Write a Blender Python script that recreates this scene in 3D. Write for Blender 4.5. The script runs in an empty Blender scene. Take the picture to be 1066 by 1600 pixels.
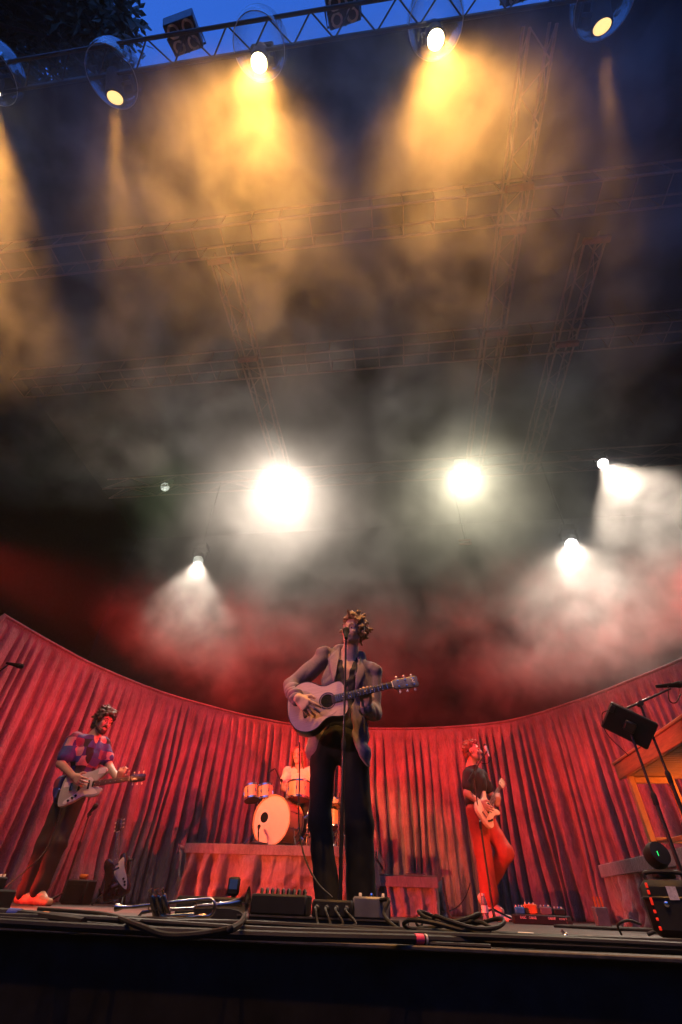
import bpy, math, random
import numpy as np
from mathutils import Vector, Matrix
from math import pi, sin, cos, radians
random.seed(7); RNG = np.random.default_rng(7)
SC = bpy.context.scene
COL = SC.collection

# ------------------------------------------------------------------ camera
YAW, PITCH, ROLL, FPX, CAMZ = radians(7.8), radians(41.2), radians(2.2), 700.0, 0.09
_F = Vector((-sin(YAW)*cos(PITCH), cos(YAW)*cos(PITCH), sin(PITCH)))
_R0 = Vector((cos(YAW), sin(YAW), 0)); _U0 = _R0.cross(_F)
_R = _R0*cos(ROLL) + _U0*sin(ROLL); _U = -_R0*sin(ROLL) + _U0*cos(ROLL)
_C = Vector((0, 0, CAMZ))
cam_data = bpy.data.cameras.new('camera'); cam = bpy.data.objects.new('camera', cam_data); COL.objects.link(cam)
cam_data.sensor_fit = 'VERTICAL'; cam_data.sensor_height = 36.0; cam_data.lens = 36.0*FPX/1600.0
cam_data.clip_start = 0.02; cam_data.clip_end = 800
cam.matrix_world = Matrix(((_R.x, _U.x, -_F.x, _C.x), (_R.y, _U.y, -_F.y, _C.y), (_R.z, _U.z, -_F.z, _C.z), (0, 0, 0, 1)))
SC.camera = cam

def ray(px, py): return _F + _R*((px-533)/FPX) - _U*((py-800)/FPX)
def at(px, py, Y):
    """the point of the stage seen at a photo pixel, at the depth Y metres upstage"""
    d = ray(px, py); return _C + d*(Y/d.y)
def atz(px, py, Z):
    d = ray(px, py); return _C + d*((Z-CAMZ)/d.z)

# ------------------------------------------------------------------ world: dusk sky
world = bpy.data.worlds.new('World'); SC.world = world; world.use_nodes = True
_nt = world.node_tree; _nt.nodes.clear()
_sky = _nt.nodes.new('ShaderNodeTexSky'); _sky.sky_type = 'NISHITA'; _sky.sun_disc = False
_sky.sun_elevation = radians(-0.5); _sky.sun_rotation = radians(200); _sky.ozone_density = 5.0
_bg = _nt.nodes.new('ShaderNodeBackground'); _bg.inputs['Strength'].default_value = 4.6
_out = _nt.nodes.new('ShaderNodeOutputWorld')
_nt.links.new(_sky.outputs[0], _bg.inputs[0]); _nt.links.new(_bg.outputs[0], _out.inputs[0])

# ------------------------------------------------------------------ render and exposure
SC.render.engine = 'CYCLES'
SC.view_settings.view_transform = 'Standard'; SC.view_settings.look = 'None'
SC.view_settings.exposure = -0.22; SC.view_settings.gamma = 1.0; SC.view_settings.use_curve_mapping = False
cy = SC.cycles
cy.use_denoising = True; cy.denoiser = 'OPENIMAGEDENOISE'
cy.use_adaptive_sampling = True; cy.adaptive_threshold = 0.03
cy.max_bounces = 6; cy.diffuse_bounces = 2; cy.glossy_bounces = 3; cy.transmission_bounces = 6; cy.transparent_max_bounces = 12
cy.volume_bounces = 0; cy.volume_step_rate = 1.0; cy.volume_max_steps = 128
cy.caustics_reflective = False; cy.caustics_refractive = False
cy.sample_clamp_indirect = 4.0

# ------------------------------------------------------------------ materials
def nodes(name):
    m = bpy.data.materials.new(name); m.use_nodes = True
    nt = m.node_tree; b = nt.nodes['Principled BSDF']; return m, nt, b
def N(nt, kind, **kw):
    n = nt.nodes.new(kind)
    for k, v in kw.items():
        if k in n.inputs: n.inputs[k].default_value = v
        else: setattr(n, k, v)
    return n
def rgba(c): return (c[0], c[1], c[2], 1)
_MATS = {}
def mat(name, col, rough=0.6, metal=0.0, var=0.25, scale=12.0, bump=0.0, bscale=60.0, stretch=(1, 1, 1), spec=0.5, sheen=0.0, coat=0.0):
    """plain procedural surface: base colour broken up by noise, uneven roughness, optional relief"""
    if name in _MATS: return _MATS[name]
    m, nt, b = nodes(name); L = nt.links.new
    tc = N(nt, 'ShaderNodeTexCoord'); mp = N(nt, 'ShaderNodeMapping'); mp.inputs['Scale'].default_value = stretch
    L(tc.outputs['Object'], mp.inputs[0])
    n1 = N(nt, 'ShaderNodeTexNoise', Scale=scale, Detail=5.0, Roughness=0.6); L(mp.outputs[0], n1.inputs['Vector'])
    cr = N(nt, 'ShaderNodeValToRGB'); L(n1.outputs['Fac'], cr.inputs[0])
    cr.color_ramp.elements[0].position = 0.3; cr.color_ramp.elements[1].position = 0.7
    cr.color_ramp.elements[0].color = rgba([c*(1-var) for c in col]); cr.color_ramp.elements[1].color = rgba([min(1, c*(1+var)) for c in col])
    L(cr.outputs[0], b.inputs['Base Color'])
    mr = N(nt, 'ShaderNodeMapRange'); mr.inputs['To Min'].default_value = max(0.03, rough-0.12); mr.inputs['To Max'].default_value = min(1, rough+0.12)
    L(n1.outputs['Fac'], mr.inputs[0]); L(mr.outputs[0], b.inputs['Roughness'])
    b.inputs['Metallic'].default_value = metal; b.inputs['Specular IOR Level'].default_value = spec
    b.inputs['Sheen Weight'].default_value = sheen; b.inputs['Coat Weight'].default_value = coat
    if bump:
        n2 = N(nt, 'ShaderNodeTexNoise', Scale=bscale, Detail=4.0); L(mp.outputs[0], n2.inputs['Vector'])
        bp = N(nt, 'ShaderNodeBump', Strength=bump, Distance=0.01); L(n2.outputs['Fac'], bp.inputs['Height']); L(bp.outputs[0], b.inputs['Normal'])
    _MATS[name] = m; return m
def emit(name, col, strength):
    if name in _MATS: return _MATS[name]
    m, nt, b = nodes(name)
    b.inputs['Base Color'].default_value = rgba([0.5*c for c in col]); b.inputs['Emission Color'].default_value = rgba(col); b.inputs['Emission Strength'].default_value = strength
    _MATS[name] = m; return m

# ------------------------------------------------------------------ mesh builder
def frame(d, up=(0, 0, 1)):
    d = Vector(d).normalized(); up = Vector(up)
    if abs(d.dot(up)) > 0.999: up = Vector((1, 0, 0)) if abs(d.x) < 0.9 else Vector((0, 1, 0))
    s = up.cross(d).normalized(); u = d.cross(s); return s, u, d
class MB:
    def __init__(s): s.v = []; s.f = []
    def add(s, vs, fs):
        o = len(s.v); s.v += [tuple(v) for v in vs]; s.f += [tuple(i+o for i in f) for f in fs]; return s
    def box(s, c, size, M=None, bev=0.0):
        hx, hy, hz = size[0]/2, size[1]/2, size[2]/2; c = Vector(c)
        if bev <= 0:
            vs = [Vector((x, y, z)) for z in (-hz, hz) for y in (-hy, hy) for x in (-hx, hx)]
            fs = [(0, 2, 3, 1), (4, 5, 7, 6), (0, 1, 5, 4), (2, 6, 7, 3), (0, 4, 6, 2), (1, 3, 7, 5)]
        else:
            b = min(bev, hx*.9, hy*.9, hz*.9); vs = []; fs = []
            out = [(hx-b, hy), (hx, hy-b), (hx, -hy+b), (hx-b, -hy), (-hx+b, -hy), (-hx, -hy+b), (-hx, hy-b), (-hx+b, hy)]
            inn = [(x*(1-b/hx) if abs(x) == hx else x, y*(1-b/hy) if abs(y) == hy else y) for x, y in out]
            for z, p in ((-hz, inn), (-hz+b, out), (hz-b, out), (hz, inn)): vs += [Vector((x, y, z)) for x, y in p]
            for k in range(3):
                for i in range(8):
                    j = (i+1) % 8; fs.append((k*8+j, k*8+i, (k+1)*8+i, (k+1)*8+j))
            fs.append(tuple(range(8))); fs.append(tuple(31-i for i in range(8)))
        if M is not None: vs = [M @ v for v in vs]
        return s.add([v+c for v in vs], fs)
    def cyl(s, a, b, r1, r2=None, n=12, cap=True):
        r2 = r1 if r2 is None else r2; a = Vector(a); b = Vector(b); x, y, _ = frame(b-a)
        vs = [a+(x*cos(t)+y*sin(t))*r1 for t in [2*pi*i/n for i in range(n)]] + [b+(x*cos(t)+y*sin(t))*r2 for t in [2*pi*i/n for i in range(n)]]
        fs = [(i, (i+1) % n, n+(i+1) % n, n+i) for i in range(n)]
        if cap: fs += [tuple(range(n))[::-1], tuple(range(n, 2*n))]
        return s.add(vs, fs)
    def tube(s, pts, r, n=8, cap=True):
        pts = [Vector(p) for p in pts]; m = len(pts); rs = r if hasattr(r, '__len__') else [r]*m
        prev = None; vs = []
        for i, p in enumerate(pts):
            d = (pts[min(i+1, m-1)]-pts[max(i-1, 0)]).normalized()
            if prev is None: x, y, _ = frame(d)
            else:
                x = (prev - d*prev.dot(d)); x = x.normalized() if x.length > 1e-6 else frame(d)[0]; y = d.cross(x)
            prev = x
            vs += [p+(x*cos(2*pi*k/n)+y*sin(2*pi*k/n))*rs[i] for k in range(n)]
        fs = [(i*n+k, i*n+(k+1) % n, (i+1)*n+(k+1) % n, (i+1)*n+k) for i in range(m-1) for k in range(n)]
        if cap: fs += [tuple(range(n))[::-1], tuple(range((m-1)*n, m*n))]
        return s.add(vs, fs)
    def lathe(s, prof, o=(0, 0, 0), axis=(0, 0, 1), n=24, cap=True):
        """prof: (radius, distance along axis)"""
        o = Vector(o); x, y, d = frame(axis); vs = []; m = len(prof)
        for r, h in prof: vs += [o+d*h+(x*cos(2*pi*k/n)+y*sin(2*pi*k/n))*r for k in range(n)]
        fs = [(i*n+k, i*n+(k+1) % n, (i+1)*n+(k+1) % n, (i+1)*n+k) for i in range(m-1) for k in range(n)]
        if cap: fs += [tuple(range(n))[::-1], tuple(range((m-1)*n, m*n))]
        return s.add(vs, fs)
    def prism(s, poly, z0, z1, M=None, bev=0.0):
        """2-D outline (counter-clockwise) extruded z0..z1, edges rounded by bev"""
        n = len(poly)
        def inset(b):
            q = []
            for i in range(n):
                p0, p, p1 = Vector(poly[i-1]), Vector(poly[i]), Vector(poly[(i+1) % n]); t = (p1-p0).normalized()
                q.append(Vector((p.x-t.y*b, p.y+t.x*b)))
            return q
        L = [(z0, 0), (z1, 0)] if bev <= 0 else [(z0, bev), (z0+bev*.3, bev*.3), (z0+bev, 0), (z1-bev, 0), (z1-bev*.3, bev*.3), (z1, bev)]
        vs = []
        for z, b in L: vs += [Vector((p[0], p[1], z)) for p in (inset(b) if b else poly)]
        fs = [(k*n+i, k*n+(i+1) % n, (k+1)*n+(i+1) % n, (k+1)*n+i) for k in range(len(L)-1) for i in range(n)]
        fs += [tuple(range(n))[::-1], tuple(range((len(L)-1)*n, len(L)*n))]
        if M is not None: vs = [M @ v for v in vs]
        return s.add(vs, fs)
    def ball(s, c, r, n=12, m=8, M=None):
        r = r if hasattr(r, '__len__') else (r, r, r); vs = []
        for i in range(m+1):
            t = pi*i/m
            for k in range(n):
                a = 2*pi*k/n; v = Vector((sin(t)*cos(a)*r[0], sin(t)*sin(a)*r[1], cos(t)*r[2])); vs.append((M @ v if M is not None else v)+Vector(c))
        return s.add(vs, [(i*n+k, (i+1)*n+k, (i+1)*n+(k+1) % n, i*n+(k+1) % n) for i in range(m) for k in range(n)])
    def mesh(s, name, m, smooth=True, ang=40):
        me = bpy.data.meshes.new(name); me.from_pydata(s.v, [], s.f); me.validate(); me.materials.append(m)
        if smooth:
            me.polygons.foreach_set('use_smooth', [True]*len(me.polygons)); me.set_sharp_from_angle(angle=radians(ang))
        me.update(); return me
    def build(s, name, m, parent=None, smooth=True, ang=40):
        return obj(name, s.mesh(name, m, smooth, ang), parent)
def obj(name, me, parent=None):
    o = bpy.data.objects.new(name, me); COL.objects.link(o)
    if parent is not None: o.parent = parent
    return o
def tag(o, label=None, cat=None, group=None, kind=None):
    if label: o['label'] = label
    if cat: o['category'] = cat
    if group: o['group'] = group
    if kind: o['kind'] = kind
    return o
def thing(name, label, cat, loc=(0, 0, 0), M=None, group=None):
    o = bpy.data.objects.new(name, None); COL.objects.link(o); o.empty_display_size = 0.1
    if M is not None: o.matrix_world = Matrix.Translation(Vector(loc)) @ M.to_4x4()
    else: o.location = loc
    return tag(o, label, cat, group)
def children(o): return [c for c in bpy.data.objects if c.parent == o]
def copy_tree(o, parent=None):
    c = o.copy(); COL.objects.link(c)
    if parent is not None: c.parent = parent
    for ch in o.children: copy_tree(ch, c)
    return c
def axes(x, y, z): return Matrix(((x[0], y[0], z[0]), (x[1], y[1], z[1]), (x[2], y[2], z[2])))
def curve(pts, n=8):
    """Catmull-Rom through pts"""
    P = [Vector(p) for p in pts]; P = [P[0]*2-P[1]] + P + [P[-1]*2-P[-2]]; out = []
    for i in range(1, len(P)-2):
        for k in range(n):
            t = k/n; a, b, c, d = P[i-1], P[i], P[i+1], P[i+2]
            out.append(0.5*((2*b)+(c-a)*t+(2*a-5*b+4*c-d)*t*t+(3*b-a-3*c+d)*t**3))
    out.append(P[-2]); return out
def lamp(parent, loc, target, col, power, deg, blend=0.4, radius=0.06, name='bulb'):
    d = bpy.data.lights.new(name, 'SPOT'); d.energy = power; d.color = col; d.spot_size = radians(deg); d.spot_blend = blend; d.shadow_soft_size = radius
    o = bpy.data.objects.new(name, d); COL.objects.link(o); loc = Vector(loc)
    q = (Vector(target)-loc).to_track_quat('-Z', 'Y').to_matrix().to_4x4(); o.matrix_world = Matrix.Translation(loc) @ q
    if parent is not None:
        bpy.context.view_layer.update(); o.parent = parent; o.matrix_parent_inverse = parent.matrix_world.inverted()
    return o
# ================================================================== SETTING
M_FLOOR = mat('stage_floor_paint', (0.035, 0.033, 0.032), rough=0.5, var=0.5, scale=7, bump=0.25, bscale=90, spec=0.4)
M_BLACK = mat('black_cloth', (0.012, 0.012, 0.013), rough=0.9, var=0.4, spec=0.1)
M_GROUND = mat('pit_ground', (0.03, 0.03, 0.03), rough=0.9, var=0.4, spec=0.2)
M_METAL = mat('aluminium', (0.55, 0.54, 0.52), rough=0.42, metal=0.9, var=0.15)
M_TRIM = mat('worn_trim', (0.06, 0.056, 0.052), rough=0.6, metal=0.2, var=0.5, scale=30)
M_BPLAST = mat('black_plastic', (0.013, 0.013, 0.014), rough=0.58, var=0.3, spec=0.25)
M_BMETAL = mat('black_metal', (0.02, 0.02, 0.021), rough=0.38, metal=0.2, var=0.3)
M_CHROME = mat('chrome', (0.75, 0.74, 0.72), rough=0.16, metal=1.0, var=0.08)

g = MB().box((0, 0, -1.35), (120, 120, 0.1)).build('ground', M_GROUND, smooth=False); g['kind'] = 'structure'
EDGE = 1.92
fl = MB().box((0, 7.35, -0.09), (18.4, 10.5, 0.08)).build('stage_floor', M_BLACK, smooth=False); fl['kind'] = 'structure'
pm = MB().box((0, 0, -0.02), (1.994, 0.994, 0.04), bev=0.003).mesh('deck_panel', M_FLOOR)
for iy in range(10):
    for ix in range(-5, 5):
        p = obj('deck_panel', pm, fl); p.location = (ix*2+1.0 - (0.6 if iy % 2 else 0), EDGE+0.55+iy, 0)
p = MB().box((0, EDGE+0.022, -0.004), (18.4, 0.044, 0.012), bev=0.003).build('edge_trim', M_TRIM, fl)
ap = MB().box((0, EDGE+0.05, -0.652), (18.4, 0.06, 1.28)).build('stage_apron', M_BLACK, smooth=False); ap['kind'] = 'structure'
rf = MB().box((0, 6.68, 10.42), (20, 12.64, 0.04)).build('roof_canopy', M_BLACK, smooth=False); rf['kind'] = 'structure'
for c, s, nm in (((0, 12.6, 4.9), (19.6, 0.05, 10.9), 'back_wall'), ((-9.5, 6.8, 4.9), (0.05, 11.4, 10.9), 'side_wall'), ((9.5, 6.8, 4.9), (0.05, 11.4, 10.9), 'side_wall')):
    w = MB().box(c, s).build(nm, M_BLACK, smooth=False); w['kind'] = 'structure'

# unseen trees added round the audience field to keep sky light off the curtain
M_FAR = mat('added_foliage', (0.03, 0.045, 0.022), rough=0.9, var=0.5, scale=0.6)
_tl = MB(); _r = np.random.default_rng(12)
for i in range(110):
    a = radians(-196+i*212/109) ; R_ = _r.uniform(24, 32); hgt = _r.uniform(15, 22)
    _tl.ball((R_*cos(a), 2+R_*sin(a), hgt*.5-1.3), (_r.uniform(1.6, 2.8), _r.uniform(1.6, 2.8), hgt*.5+.3), 10, 8)
tl = _tl.build('added_treeline', M_FAR); tl['kind'] = 'stuff'; tl['label'] = 'unseen dark trees added round the audience field to block sky light'

# ------------------------------------------------------------------ curtain
def cloth(name, col, wr=1.0):
    m, nt, b = nodes(name); L = nt.links.new
    tc = N(nt, 'ShaderNodeTexCoord'); mp = N(nt, 'ShaderNodeMapping'); mp.inputs['Scale'].default_value = (1, 1, 0.22); L(tc.outputs['Object'], mp.inputs[0])
    n1 = N(nt, 'ShaderNodeTexNoise', Scale=38.0, Detail=6.0, Roughness=0.65, Distortion=0.6); L(mp.outputs[0], n1.inputs['Vector'])
    n2 = N(nt, 'ShaderNodeTexNoise', Scale=3.0, Detail=4.0); L(tc.outputs['Object'], n2.inputs['Vector'])
    mx = N(nt, 'ShaderNodeMath', operation='MULTIPLY'); L(n1.outputs['Fac'], mx.inputs[0]); L(n2.outputs['Fac'], mx.inputs[1])
    cr = N(nt, 'ShaderNodeValToRGB'); L(mx.outputs[0], cr.inputs[0])
    cr.color_ramp.elements[0].position = 0.12; cr.color_ramp.elements[1].position = 0.42
    cr.color_ramp.elements[0].color = rgba([c*0.55 for c in col]); cr.color_ramp.elements[1].color = rgba([c*1.25 for c in col])
    L(cr.outputs[0], b.inputs['Base Color'])
    b.inputs['Roughness'].default_value = 0.75; b.inputs['Specular IOR Level'].default_value = 0.3; b.inputs['Sheen Weight'].default_value = 0.3; b.inputs['Sheen Roughness'].default_value = 0.4
    mp2 = N(nt, 'ShaderNodeMapping'); mp2.inputs['Scale'].default_value = (1, 1, 0.6); mp2.inputs['Rotation'].default_value = (0.5, 0.4, 0); L(tc.outputs['Object'], mp2.inputs[0])
    n3 = N(nt, 'ShaderNodeTexNoise', Scale=26.0, Detail=5.0, Roughness=0.6, Distortion=1.2); L(mp2.outputs[0], n3.inputs['Vector'])
    bp = N(nt, 'ShaderNodeBump', Strength=0.75*wr, Distance=0.035); L(n3.outputs['Fac'], bp.inputs['Height']); L(bp.outputs[0], b.inputs['Normal'])
    return m
M_DRAPE = cloth('grey_velour', (0.20, 0.185, 0.20))
def wob(x, seed):
    """smooth 1-D noise"""
    r = np.random.default_rng(seed).random(4096)*2-1; x = np.asarray(x, float)+500.0; i = np.floor(x).astype(int); t = x-i; t = t*t*(3-2*t)
    return r[i % 4096]*(1-t)+r[(i+1) % 4096]*t
def drape(path, h, pitch, amp, name, parent, material, seed, res=0.016, rows=46, band=0.16, flare=0.0, amp_top=0.35, gap0=0.18):
    """pleated cloth hung along path (list of (x, y)), height h from the floor"""
    pts = curve([(p[0], p[1], 0) for p in path], 24); s = [0]
    for a, b in zip(pts, pts[1:]): s.append(s[-1]+(b-a).length)
    S = s[-1]; n = int(S/res); u = np.linspace(0, S, n)
    px = np.interp(u, s, [p.x for p in pts]); py = np.interp(u, s, [p.y for p in pts])
    tx = np.gradient(px); ty = np.gradient(py); l = np.hypot(tx, ty); nx, ny = ty/l, -tx/l      # towards the audience for a path running left to right
    vs = []; ztop = h
    for r in range(rows):
        v = r/(rows-1); z = ztop*(1-v)
        drop = h - z
        k = np.clip((drop-band*0.3)/(band*1.2), 0, 1)
        a = amp*(amp_top*k*0.5 + (1-amp_top*0.5)*np.clip(drop/(h*0.75), 0, 1)**0.8*k)
        ph = u/pitch + 0.46*wob(u/pitch*0.45, seed) + 0.16*wob(u/pitch*1.3+v*1.1, seed+1)*v + 0.30*wob(u/pitch*0.21+v*0.8, seed+2)*v
        q = np.abs(np.sin(pi*ph))
        amod = 0.74+0.46*wob(u/pitch*0.7+11+v*0.6, seed+3); gap = gap0+0.14*v+0.24*wob(u/pitch*0.8+5+v*0.5, seed+8); fr = ph-np.floor(ph); tilt = np.random.default_rng(seed+9).uniform(-1, 1, 4096)[(np.floor(ph).astype(int)+900) % 4096]
        t_ = np.clip((q-gap)/0.58, 0, 1); d = a*amod*(t_*t_*(3-2*t_)*0.85+0.15*q-0.66+t_*tilt*(fr-0.5)*0.55) + 0.22*a*np.sin(2*pi*ph*0.37+3*v)*v
        d = d + 0.016*wob(u/pitch*2.7+v*7.5, seed+4)*v**1.5*amp/0.1 + 0.020*wob(v*9+u*1.3, seed+5)*wob(u*3.1-v*4, seed+6)*v*amp/0.1
        d = d + flare*v*v
        sl = 0.03*amp/0.1*wob(u*2.2+v*2.5, seed+7)*v
        zz = z - (0.006*np.abs(np.sin(pi*ph)) if r == 0 else 0)
        vs.append(np.stack([px+nx*d+tx/l*sl, py+ny*d+ty/l*sl, np.full(n, 1.0)*zz], 1))
    V = np.concatenate(vs); I = (np.arange(rows-1)[:, None]*n+np.arange(n-1)[None]).ravel()
    Fq = np.stack([I, I+n, I+n+1, I+1], 1)
    me = bpy.data.meshes.new(name); me.from_pydata(V.tolist(), [], Fq.tolist()); me.materials.append(material)
    me.polygons.foreach_set('use_smooth', [True]*len(me.polygons)); me.update()
    o = obj(name, me, parent); sm = o.modifiers.new('thickness', 'SOLIDIFY'); sm.thickness = 0.006; sm.offset = -1
    return o, pts
cur = thing('curtain', 'tall pleated grey curtain curving round the back of the stage, lit red', 'curtain', (0, 0, 0))
CP = [(-5.30, 5.0), (-5.14, 5.9), (-4.9, 6.8), (-4.32, 7.98), (-3.6, 8.85), (-2.91, 9.5), (-1.94, 10.08), (-0.31, 10.3), (1.03, 10.2), (2.25, 9.75), (3.17, 8.67), (3.72, 7.76), (4.18, 6.89), (4.5, 5.9), (4.7, 5.0)]
cl, cpts = drape(CP, 2.94, 0.172, 0.20, 'pleated_cloth', cur, M_DRAPE, 21, res=.009)
MB().tube([p+Vector((0, 0, 2.945)) for p in cpts[::3]], 0.022, 8).build('top_rail', M_DRAPE, cur)
MB().tube([(-5.30, 5.02, 2.94), (-5.33, 4.99, 2.8), (-5.34, 4.96, 2.62)], [0.03, 0.045, 0.02], 8).build('gathered_end', M_DRAPE, cur)

# ------------------------------------------------------------------ roof trusses
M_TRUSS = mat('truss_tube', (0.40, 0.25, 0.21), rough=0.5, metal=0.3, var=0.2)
M_REDBLK = mat('red_block', (0.35, 0.05, 0.03), rough=0.5)
def truss(label, a, b, w, h, pitch=0.5, zig=True, rr=0.024, group='roof trusses over the stage', tm=None):
    tm = tm or M_TRUSS
    a = Vector(a); b = Vector(b); d = (b-a); Lg = d.length; d.normalize(); s = d.cross(Vector((0, 0, 1))).normalized(); u = Vector((0, 0, 1))
    t = thing('roof_truss', label, 'truss', a, axes(d, s, u), group)
    cm = MB().cyl((0, 0, 0), (Lg, 0, 0), rr, n=8).mesh('chord', tm)
    for y in (-w/2, w/2):
        for z in (-h/2, h/2): obj('chord', cm, t).location = (0, y, z)
    n = int(Lg/pitch)
    faces = [((0, -w/2, -h/2), (0, w/2, -h/2)), ((0, -w/2, -h/2), (0, -w/2, h/2)), ((0, w/2, -h/2), (0, w/2, h/2))]
    for p, q in faces:
        p = Vector(p); q = Vector(q); step = Vector((pitch if zig else 0, 0, 0))
        m1 = MB().cyl((0, 0, 0), q-p+step, rr*0.45, n=6, cap=False).mesh('brace', tm)
        m2 = MB().cyl((0, 0, 0), p-q+step, rr*0.45, n=6, cap=False).mesh('brace', tm)
        for i in range(n):
            o = obj('brace', m1 if (i % 2 == 0 or not zig) else m2, t); o.location = (p if (i % 2 == 0 or not zig) else q)+Vector((i*pitch, 0, 0))
    return t
RZ = 9.55
truss('front roof truss with blinders and domed lamps against the blue sky', (-8.8, 0.17, RZ), (8.8, 0.17, RZ), 0.30, 0.30, 0.30, rr=0.026, group=None, tm=mat('truss_silhouette', (.02, .018, .018), rough=.5))  # tubes darkened so the truss reads as a silhouette against the sky
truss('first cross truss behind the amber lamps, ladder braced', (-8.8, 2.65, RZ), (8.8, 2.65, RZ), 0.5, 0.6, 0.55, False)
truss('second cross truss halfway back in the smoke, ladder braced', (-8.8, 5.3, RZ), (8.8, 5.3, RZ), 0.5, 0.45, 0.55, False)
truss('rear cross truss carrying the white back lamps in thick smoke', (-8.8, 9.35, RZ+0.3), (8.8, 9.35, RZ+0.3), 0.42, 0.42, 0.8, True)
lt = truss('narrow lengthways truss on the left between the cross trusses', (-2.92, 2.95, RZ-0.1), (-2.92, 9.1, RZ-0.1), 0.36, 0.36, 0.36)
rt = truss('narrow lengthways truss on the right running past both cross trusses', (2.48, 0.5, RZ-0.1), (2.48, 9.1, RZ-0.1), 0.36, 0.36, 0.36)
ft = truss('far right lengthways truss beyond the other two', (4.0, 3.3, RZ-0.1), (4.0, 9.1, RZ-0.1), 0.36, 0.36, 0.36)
bm = MB().box((0, 0, 0), (0.1, 0.46, 0.1), bev=0.01).mesh('sleeve_block', M_REDBLK)
for t, xs in ((lt, (0.0, 2.05)), (rt, (1.85, 2.5, 4.4)), (ft, (0.0, 2.0))):
    for x in xs: obj('sleeve_block', bm, t).location = (x, 0, -0.24)

# ------------------------------------------------------------------ lamps
AMBER = (1.0, 0.43, 0.075); WHITE = (1.0, 0.82, 0.65); RED = (1.0, 0.026, 0.014)
M_DOME, _n, _b = nodes('clear_dome'); _l = _n.links.new
_tr = N(_n, 'ShaderNodeBsdfTransparent'); _gl = N(_n, 'ShaderNodeBsdfGlossy', Roughness=0.08); _lw = N(_n, 'ShaderNodeLayerWeight', Blend=0.4)
_nz = N(_n, 'ShaderNodeTexNoise', Scale=5.0, Detail=3.0); _bp = N(_n, 'ShaderNodeBump', Strength=0.5, Distance=0.05); _l(_nz.outputs['Fac'], _bp.inputs['Height']); _l(_bp.outputs[0], _gl.inputs['Normal'])
_mm = N(_n, 'ShaderNodeMath', operation='MULTIPLY'); _l(_lw.outputs['Facing'], _mm.inputs[0]); _mm.inputs[1].default_value = 0.85
_ms = N(_n, 'ShaderNodeMixShader'); _l(_mm.outputs[0], _ms.inputs[0]); _l(_tr.outputs[0], _ms.inputs[1]); _l(_gl.outputs[0], _ms.inputs[2]); _l(_ms.outputs[0], _n.nodes['Material Output'].inputs[0])
def moving_head(name, label, loc, target, lens_m, r=0.11, dome=False, group=None, hang=0.5):
    """lamp head on a yoke under a base; loc is the lens centre"""
    loc = Vector(loc); d = (Vector(target)-loc).normalized()
    t = thing(name, label, 'stage lamp', loc, group=group)
    c = -d*0.2
    MB().lathe([(r*0.5, -0.22), (r*0.95, -0.2), (r*1.12, -0.1), (r*1.12, 0.05), (r*1.22, 0.1), (r*1.22, 0.19), (r*1.1, 0.198)], c, d, 20).build('head', M_BPLAST, t)
    MB().lathe([(r, 0), (r*0.7, 0.02), (0.001, 0.03)], (0, 0, 0), d, 24, cap=False).build('lens', lens_m, t)
    s, u, _ = frame(d)
    yk = MB()
    for k in (-1, 1): yk.box(c+s*k*(r*1.3)+Vector((0, 0, 0.12)), (0.05, 0.05, 0.3), bev=0.01)
    yk.box(c+Vector((0, 0, 0.28)), (r*3.0, r*2.2, 0.06), bev=0.015); yk.build('yoke', M_BPLAST, t)
    MB().box(c+Vector((0, 0, 0.38)), (0.34, 0.26, 0.13), bev=0.02).build('base', M_BPLAST, t)
    MB().cyl(c+Vector((0, 0, 0.44)), c+Vector((0, 0, 0.44+hang)), 0.02, n=8).build('clamp', M_BMETAL, t)
    if dome:
        prof = [(0.40*sin(a), 0.46*cos(a)) for a in [pi*0.02+k*(pi*0.6)/14 for k in range(15)]]
        dm = MB().lathe(prof, c+Vector((0.02, -0.12, 0.14)), (0.06, -0.18, 1), 32, cap=False).build('clear_dome', M_DOME, t)
        o_ = c+Vector((0.02, -0.12, 0.14)); e_ = Vector((0.06, -0.18, 1)).normalized(); rs_, ru_, _ = frame(e_)
        MB().tube([o_+e_*0.46*cos(pi*.62)+(rs_*cos(q)+ru_*sin(q))*0.40*sin(pi*.62) for q in [2*pi*k/32 for k in range(33)]], 0.006, 6).build('dome_rim', mat('clear_rim', (.35, .36, .4), rough=.2), t)
    return t
L_AMB = emit('amber_lens', (1.0, 0.80, 0.42), 60); L_AMB2 = emit('amber_lens_dim', (1.0, 0.62, 0.22), 2.2)
FR = [ # pixel of the lens, aim, power, cone, bright, label
    (405, 98, (-1.4, 2.7, 0.0), 4500, 42, True, 'amber lamp under a clear dome, blazing, second of five from the left'),
    (681, 62, (1.0, 2.7, 0.0), 4300, 38, True, 'amber lamp under a clear dome, blazing, right of the middle blinder'),
    (180, 153, (-3.6, 6.5, 1.5), 1800, 15, False, 'amber lamp under a clear dome, narrow beam, beside the tree'),
    (941, 42, (3.2, 6.5, 1.5), 900, 13, False, 'amber lamp under a clear dome, faint narrow beam, right end of the row'),
    (-14, 140, (-4.6, 3.4, 0.0), 3700, 44, True, 'amber lamp under a clear dome cut by the left picture edge')]
for px, py, tg, pw, cone, br, lb in FR:
    P = atz(px, py, 9.2); t = moving_head('domed_spotlight', lb, P, tg, L_AMB if br else L_AMB2, dome=True, group='domed amber spotlights on the front truss', hang=0.12)
    d = (Vector(tg)-P).normalized(); lamp(t, P+d*0.06, tg, AMBER, pw, cone, 0.7, 0.08)
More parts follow.
